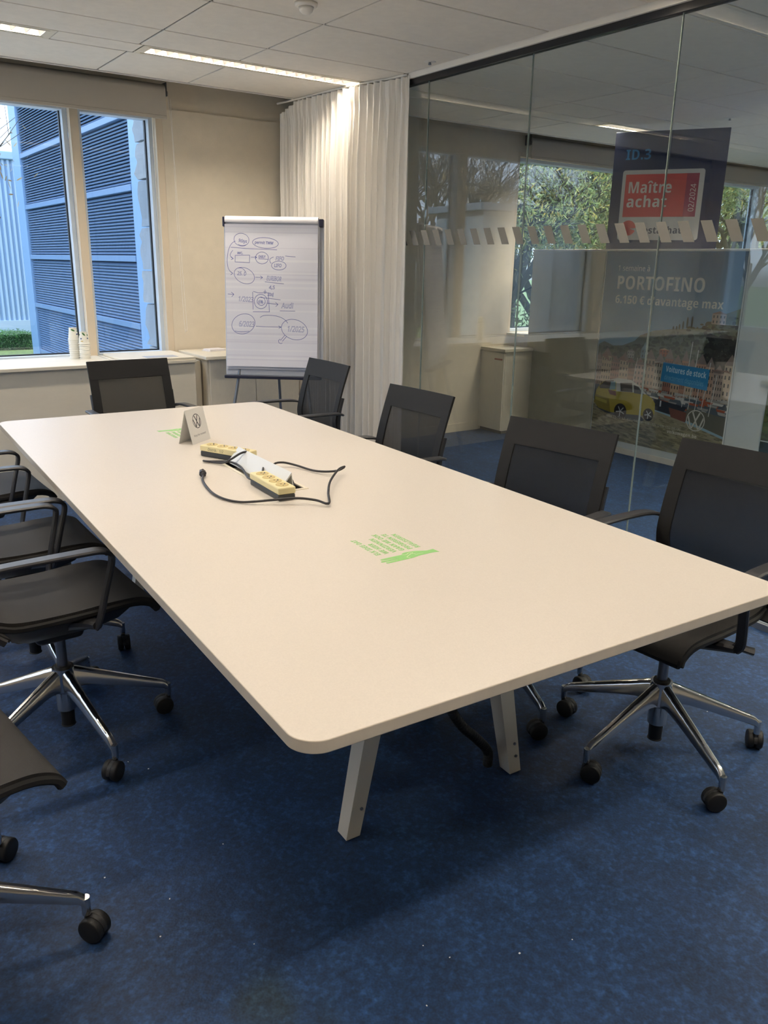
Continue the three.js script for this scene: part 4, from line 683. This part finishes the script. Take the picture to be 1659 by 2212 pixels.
function coast(c, w, h) {
  let g = c.createLinearGradient(0, 0, 0, h); g.addColorStop(0, '#7fb6da'); g.addColorStop(0.45, '#8fc4de'); g.addColorStop(0.47, '#3f92bd'); g.addColorStop(0.56, '#2f7fae'); c.fillStyle = g; c.fillRect(0, 0, w, h);
  c.fillStyle = '#5c6b40'; c.fillRect(0, h * 0.56, w, h * 0.3); for (let i = 0; i < 400; i++) { const k = 60 + 60 * hash(i, 1, 5); c.fillStyle = `rgb(${k * 0.95},${k},${k * 0.6})`; c.beginPath(); c.ellipse(w * hash(i, 2, 5), h * (0.57 + 0.28 * hash(i, 3, 5)), 10, 6, 0, 0, 7); c.fill(); }
  c.fillStyle = '#dfe2da'; c.fillRect(0, h * 0.845, w, 3); c.fillStyle = '#2d3a36'; c.fillRect(0, h * 0.852, w, h * 0.15);
}
{ // the roll-up banner behind the partition
  const a = V(5.7, 0, -4.885), b = V(6.14, 0, -4.13), L = a.distanceTo(b), t = thing('rollup_banner', 'dark blue roll-up banner with a red and white test award', 'banner', [(a.x + b.x) / 2, FL, (a.z + b.z) / 2], -Math.PI / 2 - Math.atan2(b.x - a.x, b.z - a.z) * -1);
  const H = 2.585, tex = canvasTex(875, 1024, (c, w, h) => {
    c.fillStyle = '#2b3354'; c.fillRect(0, 0, w, h);
    c.fillStyle = '#4a8fc4'; c.font = 'bold 108px sans-serif'; c.fillText('ID.3', 92, 205, 205);
    const rr2 = (x, y, ww, hh, r, col) => { c.fillStyle = col; c.beginPath(); c.roundRect(x, y, ww, hh, r); c.fill(); };
    rr2(85, 285, 640, 545, 22, '#cfcbc8'); c.fillStyle = '#cf4a45'; c.fillRect(112, 318, 490, 330); c.fillStyle = '#9c3350'; c.fillRect(590, 318, 95, 330);
    c.fillStyle = '#e6ddd6'; c.font = 'bold 122px sans-serif'; c.fillText('Maître', 132, 462, 355); c.fillText('achat', 132, 572, 325);
    c.save(); c.translate(668, 610); c.rotate(-Math.PI / 2); c.font = '58px sans-serif'; c.fillText('02/2024', 0, 0, 225); c.restore();
    c.fillStyle = '#d0504c'; c.beginPath(); c.arc(168, 735, 60, 0.35, Math.PI * 2 - 0.0); c.lineTo(180, 740); c.closePath(); c.fill();
    c.fillStyle = '#3f4254'; c.font = 'bold 74px sans-serif'; c.fillText('testachats', 258, 778, 400);
  });
  part('print', [new THREE.PlaneGeometry(L, 1.02).translate(0, H - 0.51, 0.004)], M({ map: tex, roughness: 0.45 }), t);
  part('fabric', [rspan(-L / 2, L / 2, 0.08, H, -0.002, 0.002, 0.001)], M({ color: '#2b3354', roughness: 0.5 }), t);
  part('base', [rbox(L + 0.02, 0.08, 0.16, 0.02, 0, 0.04, 0)], greyMetal, t); part('pole', [cyl(0.012, 0.012, H - 0.05, 0, H / 2 + 0.02, -0.03, 12)], greyMetal, t); part('top_rail', [rbox(L, 0.014, 0.014, 0.004, 0, H, -0.003)], M({ color: '#2b3354', roughness: 0.5 }), t);
}
// ---------------------------------------------------------------- outside
{
  const grass = dataTex(512, (u, v) => { const n = fbm(u * 60, v * 60, 60, 101, 4), m = vnoise(u * 300, v * 300, 300, 104); const k = 0.7 + 0.5 * (n - 0.5) + 0.4 * (m - 0.5); return [112 * k, 138 * k, 62 * k]; });
  const g = new THREE.PlaneGeometry(160, 160).rotateX(-Math.PI / 2); const u = g.attributes.uv; for (let i = 0; i < u.count; i++) u.setXY(i, u.getX(i) * 60, u.getY(i) * 60);
  shell('lawn', [g.translate(0, -0.2, 0)], M({ map: grass, roughness: 0.95 }));
  shell('terrace', [span(-12, 3.2, -0.3, -0.18, -9.5, -6.2)], M({ color: '#bdbbb4', roughness: 0.9, map: rep(plasterMap, 0.7) }));
  shell('parking_lot', [span(-40, -2.4, -0.3, -0.175, -14, 8)], M({ color: '#b3b2ae', roughness: 0.95, map: rep(plasterMap, 0.5) }));
}
{ // stone-clad pier outside the right window edge: separate rough blocks
  const t = thing('stone_pier', 'rough pale stone pier outside the right edge of the window', 'pier', [2.55, 0, -6.31]), mats = ['#e3ebf3', '#d3dde7', '#eef2f5'].map((c) => M({ color: c, roughness: 0.95, map: rep(plasterMap, 3), bumpMap: rep(speck, 4), bumpScale: 0.012 }));
  for (let k = 0, y = -0.28; y < 3.0; k++) {
    const h = rr(0.2, 0.34), g = new THREE.BoxGeometry(0.6, h - 0.012, 0.44, 12, 6, 9), p = g.attributes.position;
    for (let i = 0; i < p.count; i++) { const x = p.getX(i), yy = p.getY(i), z = p.getZ(i), n = fbm(x * 14 + yy * 9 + 40, z * 14 + yy * 11 + 40 + k * 7, 512, 8, 3) - 0.5; p.setXYZ(i, x + (Math.abs(x) > 0.29 ? n * 0.06 * Math.sign(x) : 0), yy, z + (Math.abs(z) > 0.21 ? n * 0.05 * Math.sign(z) : 0)); }
    g.computeVertexNormals(); const m = part('stone_block', g, mats[k % 3], t); m.position.set(rr(-0.01, 0.012), y + h / 2, 0); y += h;
  }
}
{ // wing with horizontal louvre cladding, at right angles to our facade
  const XF = 3.2, zA = -14.63, zB = -9.48, t = thing('office_wing', 'office wing clad in dark blue horizontal louvres outside the window', 'building', [XF, 0, 0]);
  const slatM = M({ color: '#6a84a6', roughness: 0.5, metalness: 0.1 }), backM = M({ color: '#2f4768', roughness: 0.8 }), bandM = M({ color: '#7591b3', roughness: 0.5 }), postM = M({ color: '#86a6c8', roughness: 0.5 });
  part('wall', [span(0.09, 3.4, -0.28, 5.6, -15.1, -8.3)], backM, t);
  part('corner_post', [rspan(-0.03, 0.2, -0.28, 5.5, -15.1, zA, 0.01)], postM, t); part('corner_post', [rspan(-0.01, 0.2, -0.28, 5.5, zB, -8.3, 0.01)], postM, t);
  const zM = -11.0;
  for (let r = -1; r < 7; r++) {
    const y0 = 0.045 + r * 0.753;
    part('band', [rspan(-0.02, 0.09, y0 + 0.672, y0 + 0.742, zA, zB, 0.006)], bandM, t);
    for (const [a, b] of [[zA, zM], [zM, zB]]) {
      const s = []; for (let k = 0; k < 18; k++) s.push(box(0.05, 0.012, b - a - 0.01, 0, 0, 0).rotateZ(0.6).translate(0.025, y0 + 0.02 + k * 0.0365, (a + b) / 2));
      part('louvre_slats', s, slatM, t, { kind: 'stuff' });
    }
  }
  part('parapet', [rspan(-0.05, 3.45, 5.5, 5.75, -15.15, -8.25, 0.01)], bandM, t);
}
{ // ribbed hall at the end of the court
  const t = thing('ribbed_building', 'pale blue hall with vertical ribbed cladding across the lawn', 'building', [0, 0, -19.2]);
  part('wall', [span(-2, 5.2, 0.2, 3.4, -4, 0)], M({ color: '#a3bbd6', roughness: 0.6 }), t);
  const ribs = []; for (let x = -2; x < 5.2; x += 0.1) ribs.push(span(x, x + 0.045, 0.2, 3.4, 0, 0.035)); part('ribs', ribs, M({ color: '#b2c8e0', roughness: 0.6 }), t, { kind: 'stuff' });
  part('plinth', [span(-2.02, 5.22, -0.28, 0.2, -4, 0.05)], M({ color: '#b6c6d8', roughness: 0.8 }), t); part('cornice', [rspan(-2.05, 5.25, 3.4, 3.56, -4.05, 0.08, 0.02)], M({ color: '#a9c3e4', roughness: 0.6 }), t);
}
const leafGeo = (() => { const s = new THREE.Shape(); s.moveTo(0, -0.5); s.quadraticCurveTo(0.22, -0.1, 0, 0.5); s.quadraticCurveTo(-0.22, -0.1, 0, -0.5); return new THREE.ShapeGeometry(s, 3); })();
function leaves(parent, name, pts, size, colors, rand) {
  const m = new THREE.InstancedMesh(leafGeo, MP({ color: '#ffffff', roughness: 1, transmission: 0.4, thickness: 0, side: THREE.DoubleSide }), pts.length), d = new THREE.Object3D(), c = new THREE.Color();
  pts.forEach((p, i) => { d.position.copy(p); d.rotation.set(rand() * 6, rand() * 6, rand() * 6); d.scale.setScalar(size * (0.6 + 0.8 * rand())); d.updateMatrix(); m.setMatrixAt(i, d.matrix); m.setColorAt(i, c.set(colors[Math.floor(rand() * colors.length)]).multiplyScalar(0.75 + 0.5 * rand())); });
  m.name = name; m.userData = { kind: 'stuff' }; m.castShadow = m.receiveShadow = true; parent.add(m); return m;
}
function tree(name, label, x, z, opt, sd, group) {
  const { h, r, trunk, nLeaf, size, colors, levels = 4, bark = '#5b5246', droop = 0, spread = 0.55 } = opt;
  let s = sd; const q = () => { s = (Math.imul(s, 1664525) + 1013904223) | 0; return (s >>> 0) / 4294967296; };
  const t = thing(name, label, 'tree', [x, -0.28, z], 0, group), wood = [], tips = [];
  const grow = (p, d, len, rad, lv) => {
    const e = p.clone().addScaledVector(d, len); wood.push(bar(p, e, rad, lv > 2 ? 7 : 4, rad * 0.68)); if (lv <= 1) for (let k = 0; k < 3; k++) tips.push([p.clone().lerp(e, q()), d]);
    if (lv === 0) return;
    const n = lv === levels ? 5 : 3;
    for (let i = 0; i < n; i++) { const k = q() * 6.283, nd = d.clone().multiplyScalar(0.85).add(V(Math.cos(k) * spread, 0.12 - droop * (levels - lv) / levels + (q() - 0.5) * 0.3, Math.sin(k) * spread)).normalize(); grow(p.clone().lerp(e, 0.55 + 0.45 * q()), nd, len * (0.62 + 0.2 * q()), rad * 0.6, lv - 1); }
  };
  grow(V(0, 0, 0), V((q() - 0.5) * 0.15, 1, (q() - 0.5) * 0.15).normalize(), h * trunk, r, levels);
  part('trunk', wood, M({ color: bark, roughness: 0.9 }), t);
  if (nLeaf) { const pts = []; for (let i = 0; i < nLeaf; i++) { const [c, d] = tips[Math.floor(q() * tips.length)]; pts.push(c.clone().add(V((q() - 0.5) * 0.5, (q() - 0.5) * 0.5 - droop * q(), (q() - 0.5) * 0.5))); } leaves(t, 'foliage', pts, size, colors, q); }
  return t;
}
{
  const yg = ['#8f9a58', '#a1a364', '#7c894b', '#aea66a', '#8f9b62', '#b8a355', '#728150'], og = ['#a9824a', '#c09a5c', '#8d7a52', '#b6a070'];
  const willow = { h: 7, r: 0.1, trunk: 0.25, nLeaf: 22000, size: 0.07, colors: yg, levels: 5, droop: 0.3, spread: 0.6 };
  const spots = [[7.9, -8.6], [9.4, -9.4], [11.2, -8.8], [12.9, -10.2], [14.6, -9.2], [9.0, -11.6], [11.8, -12.4], [16.6, -11.2], [15.2, -13.4], [18.6, -10.0], [8.2, -10.2], [10.3, -13.6], [13.4, -14.2], [17.4, -14.6]];
  spots.forEach(([x, z], i) => tree('willow', 'yellow-green thin-leaved tree in the thicket seen through the glass wall', x, z, { ...willow, h: 6.4 + (i % 3) * 0.8 }, 101 + i * 17, 'thicket of yellow-green trees'));
  for (let i = 0; i < 7; i++) { // undergrowth
    const x = 8 + i * 1.5, z = -8.1 - (i % 2) * 0.7; let s = 900 + i; const q = () => { s = (Math.imul(s, 1664525) + 1013904223) | 0; return (s >>> 0) / 4294967296; };
    const b = thing('shrub', 'low leafy shrub at the foot of the thicket beyond the glass', 'shrub', [x, -0.28, z], 0, 'shrubs under the thicket'), st = [], pts = [];
    for (let k = 0; k < 16; k++) { const e = V((q() - 0.5) * 1.2, 0.7 + q() * 0.7, (q() - 0.5) * 0.8); st.push(bar(V(0, 0, 0), e, 0.012, 4, 0.004)); for (let j = 0; j < 90; j++) pts.push(e.clone().multiplyScalar(0.35 + 0.65 * q()).add(V((q() - 0.5) * 0.4, (q() - 0.5) * 0.3, (q() - 0.5) * 0.4))); }
    part('stems', st, M({ color: '#4c4436', roughness: 0.9 }), b); leaves(b, 'foliage', pts, 0.09, ['#5d6b3a', '#76804a', '#4d5c36', '#8a8a50'], q);
  }
  tree('autumn_tree', 'thin tree with few orange leaves at the left edge of the window', 1.42, -9.6, { h: 6.4, r: 0.028, trunk: 0.24, nLeaf: 520, size: 0.1, colors: og, levels: 4, droop: 0.25, spread: 0.6 }, 55);
  const bare = { h: 8, r: 0.11, trunk: 0.25, nLeaf: 300, size: 0.06, colors: og, levels: 6, droop: 0.05, spread: 0.5 };
  for (const [i, [x, z]] of [[-7.5, -18.6], [-10.5, -19.6], [-13.4, -18.4], [-15.8, -21], [-5.0, -21], [-9, -23], [-17.5, -15], [-12, -22.5]].entries()) tree('bare_tree', 'bare winter tree mirrored in the glass wall beside the curtain', x, z, bare, 300 + i * 13, 'bare trees mirrored in the glass');
  const s = thing('outbuilding', 'flat grey shed mirrored in the glass beside the curtain', 'building', [-9.5, -0.28, -13.2], 0.15);
  part('wall', [rspan(-4, 4, 0, 2.9, -2, 0, 0.02)], M({ color: '#76818a', roughness: 0.8 }), s); part('roof', [rspan(-4.15, 4.15, 2.9, 3.05, -2.15, 0.15, 0.02)], M({ color: '#6d7680', roughness: 0.7 }), s); for (const x of [-2.4, 0.2, 2.6]) part('door', [rspan(x - 0.5, x + 0.5, 0, 2.1, 0, 0.03, 0.005)], M({ color: '#7f8d98', roughness: 0.6 }), s);
}
{ // hedge before the hall
  const t = thing('hedge', 'low clipped green hedge in front of the pale blue hall', 'hedge', [0.9, -0.2, -17.4]);
  const g = new THREE.BoxGeometry(5.4, 0.28, 0.9, 50, 6, 8), p = g.attributes.position; for (let i = 0; i < p.count; i++) { const n = fbm(p.getX(i) * 7 + 60, p.getZ(i) * 7 + p.getY(i) * 5 + 60, 512, 15, 3) - 0.5; p.setXYZ(i, p.getX(i), p.getY(i) + n * 0.08, p.getZ(i) + n * 0.1); } g.computeVertexNormals();
  part('core', [g.translate(0, 0.14, 0)], M({ color: '#2f4a2a', roughness: 0.95 }), t);
  const pts = []; for (let i = 0; i < 9000; i++) { const a = rnd(); pts.push(a < 0.55 ? V(rr(-2.7, 2.7), rr(0.0, 0.29), 0.46 + rr(-0.03, 0.05)) : V(rr(-2.7, 2.7), 0.28 + rr(-0.02, 0.05), rr(-0.45, 0.48))); } leaves(t, 'foliage', pts, 0.05, ['#3d6a34', '#4c7c3e', '#2f5a2c', '#5c8a48'], rnd);
}
renderer.render(scene, camera);
